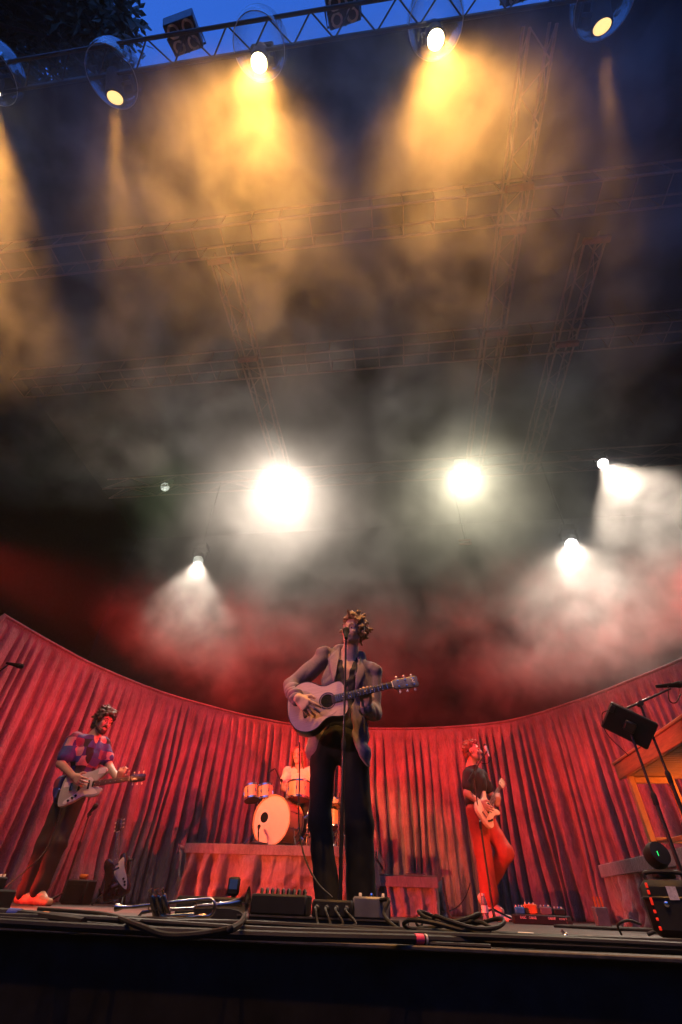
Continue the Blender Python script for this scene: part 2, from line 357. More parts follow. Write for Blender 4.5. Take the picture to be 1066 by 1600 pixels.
# LED face of the back lamps: a ring pattern of cells
L_WHT = emit('white_lens', (1.0, 0.97, 0.92), 40)
M_LED, _n, _b = nodes('led_face'); _l = _n.links.new
_tc = N(_n, 'ShaderNodeTexCoord'); _v = N(_n, 'ShaderNodeTexVoronoi', Scale=26.0); _l(_tc.outputs['Object'], _v.inputs['Vector'])
_mr = N(_n, 'ShaderNodeMapRange'); _mr.inputs['From Min'].default_value = 0.55; _mr.inputs['From Max'].default_value = 0.25; _mr.inputs['To Min'].default_value = 0.25; _mr.inputs['To Max'].default_value = 3.0; _l(_v.outputs['Distance'], _mr.inputs[0])
_b.inputs['Emission Color'].default_value = (0.92, 1.0, 0.85, 1); _l(_mr.outputs[0], _b.inputs['Emission Strength'])
BK = [
    (450, 755, 9.2, (-1.3, 2.4, 0.0), 4900, 76, L_WHT, WHITE, 'white back lamp glaring through a wide bright halo of smoke'),
    (722, 740, 9.2, (0.9, 2.6, 0.0), 2300, 66, L_WHT, (1.0, 0.90, 0.62), 'white back lamp in yellowish smoke above the bass player'),
    (942, 724, 9.2, (4.6, 5.2, 0.0), 4000, 40, L_WHT, WHITE, 'white back lamp at upper right, beam falling to the right'),
    (893, 850, 9.2, (2.2, 5.6, 1.0), 3300, 48, L_WHT, WHITE, 'lower white back lamp on the right, beam falling to the left'),
    (310, 876, 9.2, (-2.6, 5.2, 1.0), 2300, 28, M_LED, WHITE, 'lower white back lamp on the left, beam falling to the right'),
    (258, 761, 9.2, (-2.5, 0.2, 0.5), 90, 60, M_LED, (0.55, 1.0, 0.35), 'small round back lamp at left showing its dim greenish lens cells')]
for px, py, Y, tg, pw, cone, lm, col, lb in BK:
    P = at(px, py, Y); up = 9.66-P.z-0.44-0.0
    t = moving_head('back_spotlight', lb, P, tg, lm, r=0.13, group='white back spotlights in the smoke', hang=max(0.1, up))
    d = (Vector(tg)-P).normalized(); lamp(t, P+d*0.06, tg, col, pw, cone, 1.0 if cone > 47 else 0.35, 0.09)

# red wash: par cans with barn doors, on stands at the stage sides and on the floor
def par_can(label, loc, target, col, power, cone, group='red wash lamps at the stage sides', blend=0.5, r=0.1, top=None, bottom=None, soft=0.035):
    """top / bottom: heights at the target's distance where the barn doors cut the beam"""
    loc = Vector(loc); tg = Vector(target); d = (tg-loc).normalized()
    t = thing('wash_light', label, 'stage lamp', loc, group=group)
    MB().lathe([(r*0.5, -0.3), (r, -0.26), (r, 0)], (0, 0, 0), d, 18).build('can', M_BMETAL, t)
    MB().lathe([(r*0.94, -0.02), (0.001, -0.015)], (0, 0, 0), d, 18, cap=False).build('lens', emit('red_lens', (1, 0.05, 0.03), 6), t)
    hd = Vector((d.x, d.y, 0)); dist = Vector((tg.x-loc.x, tg.y-loc.y, 0)).length; hd.normalize(); sd = Vector((-hd.y, hd.x, 0))
    for z, sg in ((top, 1), (bottom, -1)):
        if z is None: continue
        reach = 0.34; tip = hd*reach+Vector((0, 0, (z-loc.z)/dist*reach))
        root = Vector((0, 0, sg*(r+0.02)))
        MB().add([root-sd*0.16, root+sd*0.16, tip+sd*0.42, tip-sd*0.42, tip-sd*0.42+Vector((0, 0, sg*0.5)), tip+sd*0.42+Vector((0, 0, sg*0.5))], [(0, 1, 2, 3), (3, 2, 5, 4)]).build('barn_door', M_BMETAL, t, smooth=False)
    st = MB().cyl(Vector((0, 0, -0.12))-d*0.12, (-d.x*0.12, -d.y*0.12, -loc.z), 0.018, n=8)
    for k in range(3): st.cyl((-d.x*0.12, -d.y*0.12, min(0.5, loc.z)-loc.z-0.05), (-d.x*0.12+0.4*cos(k*2.09), -d.y*0.12+0.4*sin(k*2.09), -loc.z+0.01), 0.012, n=6)
    st.build('stand', M_BMETAL, t); lamp(t, loc+d*0.03, target, col, power, cone, blend, soft)
    return t
RED2 = (1.0, 0.012, 0.04)
par_can('red wash lamp high on a tower at the left stage side', (-7.6, 4.3, 4.3), (0.9, 10.2, 1.9), RED, 22000, 50, top=2.95, bottom=1.05)
par_can('red wash lamp high on a tower at the right stage side', (7.2, 4.3, 4.3), (-2.8, 9.6, 1.9), RED, 15500, 50, top=2.95, bottom=1.05)
par_can('crimson wash lamp on a stand at the right stage side, aimed at the left curtain', (4.3, 4.6, 2.6), (-4.6, 7.2, 1.5), RED2, 5500, 42, top=2.9, bottom=0.9)
par_can('red lamp on the floor at far left grazing the boards', (-3.9, 3.0, 0.5), (-0.6, 6.7, 0.2), (1.0, 0.06, 0.02), 4200, 54, top=0.52)
par_can('red side spot on the singer, on a stand at far left', (-5.2, 3.3, 1.6), (-0.5, 3.3, 1.15), RED, 900, 18, blend=0.8)
par_can('orange spot on the drum kit, on a stand downstage left', (-4.2, 0.6, 2.4), (-1.5, 7.4, 1.0), (1.0, 0.20, 0.065), 7000, 19, blend=0.6, bottom=0.72)
par_can('soft mauve front light for the singer, on a short stand downstage left', (-3.2, 1.0, 1.5), (-0.4, 3.2, 1.25), (1.0, 0.36, 0.46), 340, 30, blend=0.9)
par_can('orange spot on the bass player, on a stand downstage right', (3.0, 1.2, 2.6), (1.0, 6.9, 1.1), (1.0, 0.10, 0.03), 1700, 15, blend=0.7)

par_can('red floor lamp at the left wing grazing the boards at the guitarist\'s feet', (-5.1, 4.6, 0.35), (-1.5, 5.3, 0.02), RED, 480, 60, top=0.22)
par_can('small orange lamp on the right riser, lighting the keyboard desk from inside', (3.5, 4.5, 0.85), (2.2, 5.1, 0.95), (1.0, 0.22, 0.03), 170, 70)
par_can('narrow red spot at far left aimed across at the keyboard desk', (-5.4, 2.9, 2.4), (2.1, 4.6, 1.2), (1.0, 0.05, 0.02), 2600, 11, blend=0.8)

# ------------------------------------------------------------------ haze and smoke
def volume(name, dens, aniso, col=(1, 1, 1)):
    m = bpy.data.materials.new(name); m.use_nodes = True; nt = m.node_tree; nt.nodes.clear()
    o = nt.nodes.new('ShaderNodeOutputMaterial'); v = nt.nodes.new('ShaderNodeVolumePrincipled'); nt.links.new(v.outputs[0], o.inputs['Volume'])
    v.inputs['Color'].default_value = rgba(col); v.inputs['Density'].default_value = dens; v.inputs['Anisotropy'].default_value = aniso
    return m, nt, v
mh, _, _ = volume('haze_air', 0.0014, 0.35)
hz = MB().box((0, 5.6, 4.2), (19.2, 14.4, 13.3)).build('haze', mh, smooth=False); hz['kind'] = 'stuff'
def smoke(name, lo, hi, dens, scale, lo_cut, hi_cut, seed, aniso=0.3):
    """drifting smoke: noise density inside one closed box, thinning out to nothing before its faces"""
    m, nt, v = volume(name+'_puffs', 0, aniso); L = nt.links.new
    c = [(a+b)/2 for a, b in zip(lo, hi)]; s = [b-a for a, b in zip(lo, hi)]
    tc = N(nt, 'ShaderNodeTexCoord')
    n1 = N(nt, 'ShaderNodeTexNoise', Scale=scale, Detail=6.0, Roughness=0.62, Distortion=0.6); n1.noise_dimensions = '4D'; n1.inputs['W'].default_value = seed
    L(tc.outputs['Object'], n1.inputs['Vector'])
    mr = N(nt, 'ShaderNodeMapRange', interpolation_type='SMOOTHSTEP'); mr.inputs['From Min'].default_value = lo_cut; mr.inputs['From Max'].default_value = hi_cut; mr.inputs['To Max'].default_value = dens; L(n1.outputs['Fac'], mr.inputs[0])
    mp = N(nt, 'ShaderNodeMapping'); mp.inputs['Scale'].default_value = [2/q for q in s]; L(tc.outputs['Object'], mp.inputs[0])
    sq = N(nt, 'ShaderNodeVectorMath', operation='MULTIPLY'); L(mp.outputs[0], sq.inputs[0]); L(mp.outputs[0], sq.inputs[1])
    q4 = N(nt, 'ShaderNodeVectorMath', operation='DOT_PRODUCT'); L(sq.outputs[0], q4.inputs[0]); L(sq.outputs[0], q4.inputs[1])
    fd = N(nt, 'ShaderNodeMapRange', interpolation_type='SMOOTHSTEP'); fd.inputs['From Min'].default_value = 1.0; fd.inputs['From Max'].default_value = 0.15; L(q4.outputs['Value'], fd.inputs[0])
    mu = N(nt, 'ShaderNodeMath', operation='MULTIPLY'); L(mr.outputs[0], mu.inputs[0]); L(fd.outputs[0], mu.inputs[1]); L(mu.outputs[0], v.inputs['Density'])
    o = MB().box((0, 0, 0), s).build('smoke', m, smooth=False); o.location = c; o['kind'] = 'stuff'; o['label'] = name
    return o
smoke('drifting smoke lit amber under the front truss', (-8.6, -0.15, 4.2), (5.6, 5.6, 9.9), 0.40, 1.3, 0.38, 0.82, 3.1)
smoke('thick white smoke in front of the back lamps', (-6.2, 5.2, 2.5), (9.3, 12.4, 10.0), 0.36, 1.25, 0.37, 0.80, 8.4)

smoke('soft smoke added to widen the two centre lamp halos', (-6.4, 5.4, 5.4), (5.6, 11.4, 10.3), 0.17, 1.2, 0.15, 0.62, 5.2)  # extra cloud added to spread the glow of the centre back lamps
# ================================================================== organic shapes: smooth-union distance fields meshed with surface nets
class Field:
    def __init__(s): s.ops = []
    def _op(s, fn, lo, hi, k, mode='u'): s.ops.append((fn, np.array(lo, float), np.array(hi, float), k, mode)); return s
    def cap(s, a, b, ra, rb=None, k=0.02, mode='u'):
        rb = ra if rb is None else rb; a = np.array(a, float); b = np.array(b, float); m = max(ra, rb)
        def fn(P):
            ba = b-a; pa = P-a; t = np.clip((pa@ba)/max(ba@ba, 1e-9), 0, 1)
            return np.linalg.norm(pa-t[..., None]*ba, axis=-1)-(ra+(rb-ra)*t)
        return s._op(fn, np.minimum(a, b)-m, np.maximum(a, b)+m, k, mode)
    def chain(s, pts, rs, k=0.02):
        for i in range(len(pts)-1): s.cap(pts[i], pts[i+1], rs[i], rs[i+1], k)
        return s
    def ell(s, c, r, M=None, k=0.02, mode='u'):
        c = np.array(c, float); r = np.array(r, float); R = np.eye(3) if M is None else np.array([list(q) for q in M]); m = r.max()
        def fn(P):
            q = (P-c)@R; k0 = np.linalg.norm(q/r, axis=-1); k1 = np.linalg.norm(q/(r*r), axis=-1)
            return k0*(k0-1)/np.maximum(k1, 1e-6)
        return s._op(fn, c-m, c+m, k, mode)
    def box(s, c, half, M=None, rnd=0.01, k=0.01, mode='u'):
        c = np.array(c, float); h = np.array(half, float); R = np.eye(3) if M is None else np.array([list(q) for q in M]); m = np.linalg.norm(h)+rnd
        def fn(P):
            q = np.abs((P-c)@R)-h+rnd
            return np.linalg.norm(np.maximum(q, 0), axis=-1)+np.minimum(q.max(-1), 0)-rnd
        return s._op(fn, c-m, c+m, k, mode)
    def fn(s, f, lo, hi, k=0.01, mode='u'): return s._op(f, lo, hi, k, mode)
    def arrays(s, h, noise=None):
        U = [o for o in s.ops if o[4] == 'u']; lo = np.min([o[1] for o in U], 0)-4*h-0.01; hi = np.max([o[2] for o in U], 0)+4*h+0.01
        n = np.ceil((hi-lo)/h).astype(int)+1; D = np.full(n, 1.0, np.float32); ax = [lo[i]+h*np.arange(n[i]) for i in range(3)]
        for f, l, u, k, mode in s.ops:
            pad = k+3*h; i0 = np.clip(np.floor((l-pad-lo)/h).astype(int), 0, n); i1 = np.clip(np.ceil((u+pad-lo)/h).astype(int)+1, 0, n)
            if (i1 <= i0).any(): continue
            P = np.stack(np.meshgrid(*[ax[i][i0[i]:i1[i]] for i in range(3)], indexing='ij'), -1)
            d = f(P).astype(np.float32); sl = tuple(slice(i0[i], i1[i]) for i in range(3)); A = D[sl]
            if mode == 'u':
                t = np.clip(0.5+0.5*(A-d)/k, 0, 1); D[sl] = A*(1-t)+d*t-k*t*(1-t)
            else:
                d = -d; t = np.clip(0.5-0.5*(A-d)/k, 0, 1); D[sl] = A*(1-t)+d*t+k*t*(1-t)
        if noise is not None:
            idx = np.argwhere(np.abs(D) < 5*h); P = lo+idx*h; D[tuple(idx.T)] += noise(P).astype(np.float32)
        return D, lo, h
    def mesh(s, name, material, h, noise=None, smooth=1):
        D, lo, h = s.arrays(h, noise); S = D < 0
        c = np.zeros(np.array(D.shape)-1, np.int8)
        for i in (0, 1):
            for j in (0, 1):
                for k in (0, 1): c += S[i:S.shape[0]-1+i, j:S.shape[1]-1+j, k:S.shape[2]-1+k]
        cells = np.argwhere((c > 0) & (c < 8)); idx = np.full(c.shape, -1, np.int64); idx[tuple(cells.T)] = np.arange(len(cells))
        acc = np.zeros((len(cells), 3)); cnt = np.zeros(len(cells))
        C = [(i, j, k) for i in (0, 1) for j in (0, 1) for k in (0, 1)]
        for a in C:
            for axn in range(3):
                if a[axn]: continue
                b = list(a); b[axn] = 1
                da = D[tuple((cells+a).T)]; db = D[tuple((cells+b).T)]; m = (da < 0) != (db < 0)
                t = np.where(m, da/np.where(m, da-db, 1), 0); p = np.repeat(np.array(a, float)[None], len(cells), 0); p[:, axn] = t
                acc[m] += p[m]; cnt[m] += 1
        V = lo+h*(cells+acc/cnt[:, None]); F = []
        for axn in range(3):
            o1, o2 = (axn+1) % 3, (axn+2) % 3
            a = S; sl0 = [slice(None)]*3; sl1 = [slice(None)]*3; sl0[axn] = slice(0, -1); sl1[axn] = slice(1, None)
            E = np.argwhere(S[tuple(sl0)] != S[tuple(sl1)]); E = E[(E[:, o1] > 0) & (E[:, o2] > 0) & (E[:, o1] < c.shape[o1]) & (E[:, o2] < c.shape[o2])]
            if not len(E): continue
            e1 = np.zeros(3, int); e1[o1] = 1; e2 = np.zeros(3, int); e2[o2] = 1
            q = np.stack([idx[tuple((E-e1-e2).T)], idx[tuple((E-e2).T)], idx[tuple(E.T)], idx[tuple((E-e1).T)]], 1)
            inside = S[tuple(E.T)]; q[~inside] = q[~inside][:, ::-1]; F.append(q)
        F = np.concatenate(F); F = F[(F >= 0).all(1)]
        for _ in range(smooth):
            sm = np.zeros_like(V); ct = np.zeros(len(V))
            for i in range(4):
                a, b = F[:, i], F[:, (i+1) % 4]; np.add.at(sm, a, V[b]); np.add.at(ct, a, 1); np.add.at(sm, b, V[a]); np.add.at(ct, b, 1)
            V = 0.5*V+0.5*sm/np.maximum(ct, 1)[:, None]
        me = bpy.data.meshes.new(name); me.vertices.add(len(V)); me.vertices.foreach_set('co', V.astype(np.float32).ravel())
        me.loops.add(4*len(F)); me.polygons.add(len(F)); me.loops.foreach_set('vertex_index', F.astype(np.int32).ravel())
        me.polygons.foreach_set('loop_start', np.arange(0, 4*len(F), 4, dtype=np.int32)); me.polygons.foreach_set('loop_total', np.full(len(F), 4, np.int32))
        me.polygons.foreach_set('use_smooth', np.ones(len(F), bool)); me.materials.append(material); me.update(calc_edges=True); me.validate()
        return me
def folds(amp, freq=14, seed=0, direc=(0.4, 0.2, 1.0), cross=0.6):
    """cloth creases: warped, oriented waves"""
    r = np.random.default_rng(seed); d = np.array(direc, float); d /= np.linalg.norm(d); e = np.cross(d, [0.3, 1, 0.2]); e /= np.linalg.norm(e)
    p = r.random(6)*6.28
    def f(P):
        a = P@d; b = P@e; w = 0.35*np.sin(b*9+p[0])+0.25*np.sin(a*5+b*6+p[1])
        s = np.sin(a*freq*6.5+w*9+p[2]); t = np.sin((a*cross+b)*freq*4.6+w*7+p[3]); m = 0.5+0.5*np.sin(a*4.1+b*5.3+p[4])
        r1 = 1-2*np.abs(np.sin(a*freq*3.1+b*freq*1.2+w*11+p[5])); r2 = 1-2*np.abs(np.sin(b*freq*3.6-a*freq*0.9+w*8+p[1]))
        return amp*(0.35*np.abs(s)**0.7*np.sign(s)*m+0.25*t*(1-m)+0.40*r1*m+0.30*r2*(1-m))
    return f
def vec(p): return np.array([p[0], p[1], p[2]], float)
def unit(v): v = np.array(v, float); return v/np.linalg.norm(v)

def head_frame(f, u):
    f = unit(f); u = np.array(u, float); u = unit(u-f*(u@f)); return np.cross(f, u), f, u     # side, forward, up
def add_head(F, c, f, u, neck, s=1.0):
    """head with brow, sockets, nose, lips, chin and ears, on a neck that reaches the point neck"""
    S, f, u = head_frame(f, u); c = vec(c); g = lambda a, b, d: c+s*(S*a+f*b+u*d); M = Matrix((tuple(S), tuple(f), tuple(u))).transposed()
    R = lambda *r: [s*q for q in r]
    F.ell(g(0, -.012, .035), R(.073, .094, .083), M, .02); F.ell(g(0, .03, -.03), R(.060, .060, .083), M, .03)
    for k in (-1, 1):
        F.cap(g(k*.040, .0, -.062), g(k*.012, .062, -.098), s*.026, s*.02, .025); F.ell(g(k*.04, .058, -.028), R(.024, .022, .022), M, .02)
        F.cap(g(k*.05, .066, .022), g(k*.012, .084, .02), s*.011, s*.011, .014)
        F.ell(g(k*.077, -.012, -.008), R(.010, .024, .033), M, .008)
    F.ell(g(0, .068, -.1), R(.022, .02, .018), M, .02)
    for k in (-1, 1): F.ell(g(k*.031, .096, -.002), R(.019, .018, .014), M, .012, 's')
    for k in (-1, 1): F.ell(g(k*.031, .072, -.003), R(.0125, .0125, .0125), M, .004)
    F.cap(g(0, .084, .008), g(0, .112, -.036), s*.009, s*.0125, .012)
    for k in (-1, 1): F.ell(g(k*.0125, .1, -.04), R(.008, .011, .008), M, .008)
    F.cap(g(-.02, .083, -.063), g(.02, .083, -.063), s*.009, s*.009, .008); F.cap(g(-.016, .083, -.079), g(.016, .083, -.079), s*.0095, s*.0095, .008)
    F.cap(g(-.022, .096, -.0705), g(.022, .096, -.0705), s*.0035, s*.0035, .004, 's')
    F.cap(g(0, -.022, -.06), neck, s*.052, s*.060, .03)
    return g, M
def add_hand(F, W, f, n, side, curls, spread=0.12, size=1.0, thumb=None, fat=1.0):
    """five-fingered hand: W wrist, f towards the knuckles, n out of the palm, side +1 right / -1 left; curls = 4 x (knuckle, middle, end) in degrees"""
    W = vec(W); f = unit(f); n = np.array(n, float); n = unit(n-f*(n@f)); s = np.cross(f, n)*side; L = size
    g = lambda a, b, c: W+L*(f*a+s*b+n*c)
    for b0, b1 in ((-.016, -.030), (-.006, -.010), (.006, .011), (.016, .031)): F.cap(g(.0, b0, 0), g(.088-abs(b1)*.25, b1, 0), L*.016, L*.0135, .012)
    F.cap(g(.015, .022, .008), g(.05, .034, .012), L*.017, L*.014, .012)
    lens = ((.043, .026, .021), (.049, .030, .022), (.045, .028, .021), (.035, .021, .019))
    for i, (b, ls, cu) in enumerate(zip((.031, .0105, -.0105, -.030), lens, curls)):
        p = g(.088-abs(b)*.25, b, 0); a = 0.0; sp = b/.031*spread
        r = [.0098, .0090, .0083, .0074]
        for j in range(3):
            a += radians(cu[j]); d = unit((f+s*sp)*cos(a)+n*sin(a)); q = p+L*ls[j]*d; F.cap(p, q, L*r[j]*fat, L*r[j+1]*fat, .004); p = q
    t = thumb or ((.55, .75, .25), (.85, .35, .3)); p = g(.028, .030, .012)
    for (d, l, r0, r1) in ((t[0], .045, .0145, .0115), (t[1], .032, .0110, .0088)):
        q = p+L*l*unit(f*d[0]+s*d[1]+n*d[2]); F.cap(p, q, L*r0*fat, L*r1*fat, .005); p = q
    return g
def curly_hair(F, g, s, n, r0, r1, seed, region, lift=0.0):
    """locks scattered over the skull; region(a, b, d) says where hair grows (side, forward, up; metres from the head centre)"""
    r = np.random.default_rng(seed); k = 0
    while k < n:
        v = r.normal(size=3); v /= np.linalg.norm(v); a, b, d = v[0]*.078, -.012+v[1]*.1, .03+v[2]*.095
        if not region(a, b, d): continue
        k += 1; q = r.uniform(r0, r1); e = 1+lift*r.random()
        p = np.array(g(a*e, b*e, d*e)); w = r.normal(size=3)*0.018*s
        F.cap(p, p+w, q*s, q*s*0.8, 0.008)
from mathutils.bvhtree import BVHTree
def projector(me, origin):
    """drops points of the front view onto a modelled surface: for pockets, lapels, straps sewn on cloth"""
    bv = BVHTree.FromPolygons([v.co for v in me.vertices], [tuple(p.vertices) for p in me.polygons]); O = Vector(origin)
    def on(px, py, lift=0.004):
        d = ray(px, py).normalized(); h, nrm, i, t = bv.ray_cast(_C-O, d)
        return None if h is None else h-d*lift
    return on
def patch(on, poly, name, material, parent, thick=0.004, lift=0.005, sub=5):
    """a sewn-on piece of cloth following the surface under it; poly: outline as two edges of equal length (left list, right list)"""
    Lf, Rt = poly; m = MB(); rows = []
    def seg(P):
        out = []
        for i in range(len(P)-1):
            for k in range(sub): t = k/sub; out.append((P[i][0]*(1-t)+P[i+1][0]*t, P[i][1]*(1-t)+P[i+1][1]*t))
        return out+[P[-1]]
    A, B = seg(Lf), seg(Rt)
    for a, b in zip(A, B):
        row = [on(a[0]*(1-t)+b[0]*t, a[1]*(1-t)+b[1]*t, lift) for t in (0, .2, .4, .6, .8, 1)]; rows.append(row)
    last = None
    for row in rows:
        for i in range(6):
            if row[i] is None: row[i] = next((q for q in row if q is not None), last)
            last = row[i] if row[i] is not None else last
    rows = [r for r in rows if all(q is not None for q in r)]
    vs = [q for r in rows for q in r]; fs = [(i*6+j, i*6+j+1, (i+1)*6+j+1, (i+1)*6+j) for i in range(len(rows)-1) for j in range(5)]
    o = MB().add(vs, fs).build(name, material, parent); sm = o.modifiers.new('thickness', 'SOLIDIFY'); sm.thickness = thick; sm.offset = 0
    return o
# ================================================================== PEOPLE
M_SKIN = mat('skin', (0.50, 0.30, 0.21), rough=0.5, var=0.12, scale=30, bump=0.08, bscale=200)
M_SUIT = mat('mauve_suit', (0.135, 0.095, 0.12), rough=0.8, var=0.2, scale=60, bump=0.2, bscale=260, sheen=0.2)
M_LAPEL = mat('mauve_lapel_lit', (0.17, 0.12, 0.15), rough=0.7, var=0.12, scale=60, bump=0.1, bscale=260)  # suit colour lightened, as lapels turned to the light would look
M_DARKSHIRT = mat('dark_shirt', (0.018, 0.016, 0.02), rough=0.8, var=0.3)
M_BLKTROUSERS = mat('black_trousers', (0.010, 0.010, 0.011), rough=0.85, var=0.3, spec=0.2)
M_REDTROUSERS = mat('red_trousers', (0.42, 0.06, 0.03), rough=0.75, var=0.15, scale=20, bump=0.1, bscale=200)
M_BRNTROUSERS = mat('dark_brown_trousers', (0.022, 0.014, 0.012), rough=0.8, var=0.3)
M_CREAM = mat('cream_shirt', (0.68, 0.60, 0.48), rough=0.75, var=0.1, scale=20)
M_BLKSHOE = mat('black_leather', (0.015, 0.014, 0.013), rough=0.35, var=0.3)
M_TANSHOE = mat('tan_leather', (0.32, 0.18, 0.10), rough=0.5, var=0.3)
M_WHTSHOE = mat('white_canvas_shoe', (0.68, 0.60, 0.50), rough=0.6, var=0.15)
M_BLONDE = mat('fair_curly_hair', (0.26, 0.16, 0.075), rough=0.5, var=0.5, scale=60, bump=0.5, bscale=150, spec=0.6)
M_BROWNHAIR = mat('dark_brown_hair', (0.035, 0.018, 0.012), rough=0.45, var=0.4, scale=60, bump=0.5, bscale=150)
M_GINGER = mat('light_brown_hair', (0.16, 0.07, 0.035), rough=0.5, var=0.4, scale=60, bump=0.5, bscale=150)
M_EYE = mat('eye_dark', (0.02, 0.015, 0.012), rough=0.2)
M_LEATHER = mat('strap_leather', (0.012, 0.011, 0.011), rough=0.5)
def put(name, me, parent):
    """mesh modelled in stage coordinates, hung under its thing"""
    o = obj(name, me, parent); o.location = -Vector(parent.location); return o
def eyes(g, parent, brow_m, s=1.0):
    for k in (-1, 1):
        e = MB().ball(g(k*.031, .079, -.003), .0085*s, 10, 6).mesh('eye', M_EYE); put('eye', e, parent)
        b = MB().tube([g(k*.048, .076, .022), g(k*.032, .089, .029), g(k*.014, .094, .022)], [.003*s, .005*s, .003*s], 6).mesh('eyebrow', brow_m); put('eyebrow', b, parent)
def shoe(F, heel, toe, w=0.042, h=0.05):
    heel = vec(heel); toe = vec(toe); d = toe-heel
    F.cap(heel+[0, 0, h*.75], heel+d*.45+[0, 0, h*.8], w*.92, w*.9, .02); F.cap(heel+d*.4+[0, 0, h*.6], heel+d*.85+[0, 0, h*.45], w*.95, w*.85, .03); F.cap(heel+[0, 0, h*.9], heel+d*.1+[0, 0, h*1.9], w*.9, w*.95, .02)
    z = min(heel[2], toe[2]); F.box(heel+d*.5+[0, 0, z-heel[2]-.3], (1, 1, .3), rnd=.002, k=.004, mode='s')
A = at
# ------------------------------------------------------------------ the singer
sb = Vector((-0.36, 3.25, 0)); singer = thing('person', 'singer in a mauve suit jacket and black trousers playing acoustic guitar at centre stage', 'person', sb)
hc = A(552, 986, 3.20); hf = (-.42, -.9, -.04); hu = (.24, -.02, 1); nk = A(546, 1022, 3.26)
sR, sL = A(510, 1027, 3.28), A(579, 1048, 3.28); eR, wR = A(455, 1073, 3.22), A(465, 1091, 2.925); eL, wL = A(584, 1112, 3.28), A(571, 1103, 3.03)
hipR, hipL = A(506, 1165, 3.27), A(553, 1165, 3.27); knR, knL = A(500, 1285, 3.24), A(561, 1290, 3.26); anR, anL = A(513, 1400, 3.22), A(566, 1396, 3.3)
B = Field(); hg, hM = add_head(B, hc, hf, hu, nk, .93)
B.cap(nk, A(543, 1050, 3.28), .062, .10, .04); B.ell(A(541, 1066, 3.285), (.155, .095, .17), k=.04); B.ell(A(535, 1130, 3.28), (.14, .09, .16), k=.05)
B.chain([sR, eR, wR], [.05, .042, .029], .02); B.chain([sL, eL, wL], [.05, .042, .029], .02)
for h_, k_, a_ in ((hipR, knR, anR), (hipL, knL, anL)): B.chain([h_, k_, a_, a_+Vector((0, 0, -.08))], [.085, .055, .04, .035], .03)
for a_ in (anR, anL): B.cap(a_+Vector((0, 0, -.08)), Vector((a_.x*1.0, a_.y-.12, .035)), .035, .03)
fR = A(484, 1106, 2.90)-wR
add_hand(B, wR, (fR.x, fR.y+.01, fR.z), (0.1, 1, .15), 1, ((18, 22, 12), (22, 26, 14), (32, 34, 18), (40, 36, 20)), .22, .98, ((.65, .7, .2), (.95, .15, .2)), 1.05)
add_hand(B, wL, (.03, -.42, .9), (-.05, .85, .5), -1, ((38, 62, 40), (58, 62, 45), (62, 60, 45), (60, 55, 40)), .16, .98, ((.5, .5, .9), (.8, .1, .6)), 1.05)
put('body', B.mesh('body', M_SKIN, .0048), singer)
eyes(hg, singer, M_BLONDE, .93)
Hh = Field(); Hh.ell(hg(0, -.026, .045), (.078, .086, .08), hM, .015); curly_hair(Hh, hg, 1, 430, .0075, .0135, 5, lambda a, b, d: (d > .055 or (b < .02 and d > -.03) or (b < -.05 and d > -.075)) and not (b > .055 and d < .075), .22)
put('hair', Hh.mesh('hair', M_BLONDE, .0046, smooth=0), singer)
Sh = Field(); Sh.cap(nk+Vector((0, .01, -.05)), A(543, 1050, 3.28), .07, .11, .04); Sh.ell(A(541, 1066, 3.285), (.165, .105, .18), k=.04); Sh.ell(A(535, 1130, 3.28), (.15, .10, .17), k=.05)
def edge_x(pts):
    """x of a garment edge against height, from points on the front of the chest"""
    q = sorted([(p.z, p.x) for p in pts]); zs = np.array([a for a, b in q]); xs = np.array([b for a, b in q]); return lambda z: np.interp(z, zs, xs)
YF = 3.16
vl = edge_x([A(534, 1005, YF), A(535, 1035, YF), A(541, 1062, YF), A(541, 1200, YF)]); vr = edge_x([A(558, 1005, YF), A(550, 1035, YF), A(542, 1062, YF), A(541, 1200, YF)])
Sh.fn(lambda P: np.maximum.reduce([vl(P[..., 2])-P[..., 0], P[..., 0]-vr(P[..., 2]), P[..., 1]-3.27]), (-.6, 2.9, 1.2), (0, 3.3, 1.75), .006, 's')
put('shirt', Sh.mesh('shirt', M_DARKSHIRT, .007, folds(.006, 10, 3)), singer)
Jk = Field(); Jk.cap(A(510, 1023, 3.29), A(582, 1047, 3.29), .052, .052, .03)
Jk.box(A(506, 1022, 3.29), (.052, .075, .030), axes((.96, 0, .28), (0, 1, 0), (-.28, 0, .96)), .025, .02); Jk.box(A(585, 1049, 3.29), (.042, .072, .034), axes((.86, 0, -.5), (0, 1, 0), (.5, 0, .86)), .025, .02)
Jk.cap(A(530, 1017, 3.31), A(563, 1029, 3.31), .05, .05, .03)
Jk.ell(A(541, 1066, 3.285), (.18, .122, .19), k=.04); Jk.ell(A(537, 1130, 3.28), (.160, .117, .18), k=.05)
Jk.chain([A(505, 1155, 3.28), A(499, 1172, 3.28)], [.105, .09], .04); Jk.chain([A(556, 1140, 3.25), A(563, 1180, 3.195), A(566, 1205, 3.185)], [.085, .06, .056], .04)
Jk.chain([A(504, 1030, 3.28), eR+Vector((0, .01, 0)), wR+Vector((-.012, .02, .01))], [.068, .056, .042], .025); Jk.chain([A(584, 1052, 3.28), eL, wL+Vector((.004, .02, -.01))], [.055, .056, .044], .025)
jl = edge_x([A(530, 1000, YF), A(531, 1020, YF), A(521, 1068, YF), A(516, 1100, YF), A(505, 1160, YF), A(503, 1230, YF)]); jr = edge_x([A(559, 1000, YF), A(558, 1030, YF), A(553, 1085, YF), A(548, 1120, YF), A(551, 1150, YF), A(562, 1180, YF), A(575, 1200, YF), A(579, 1206, YF)])
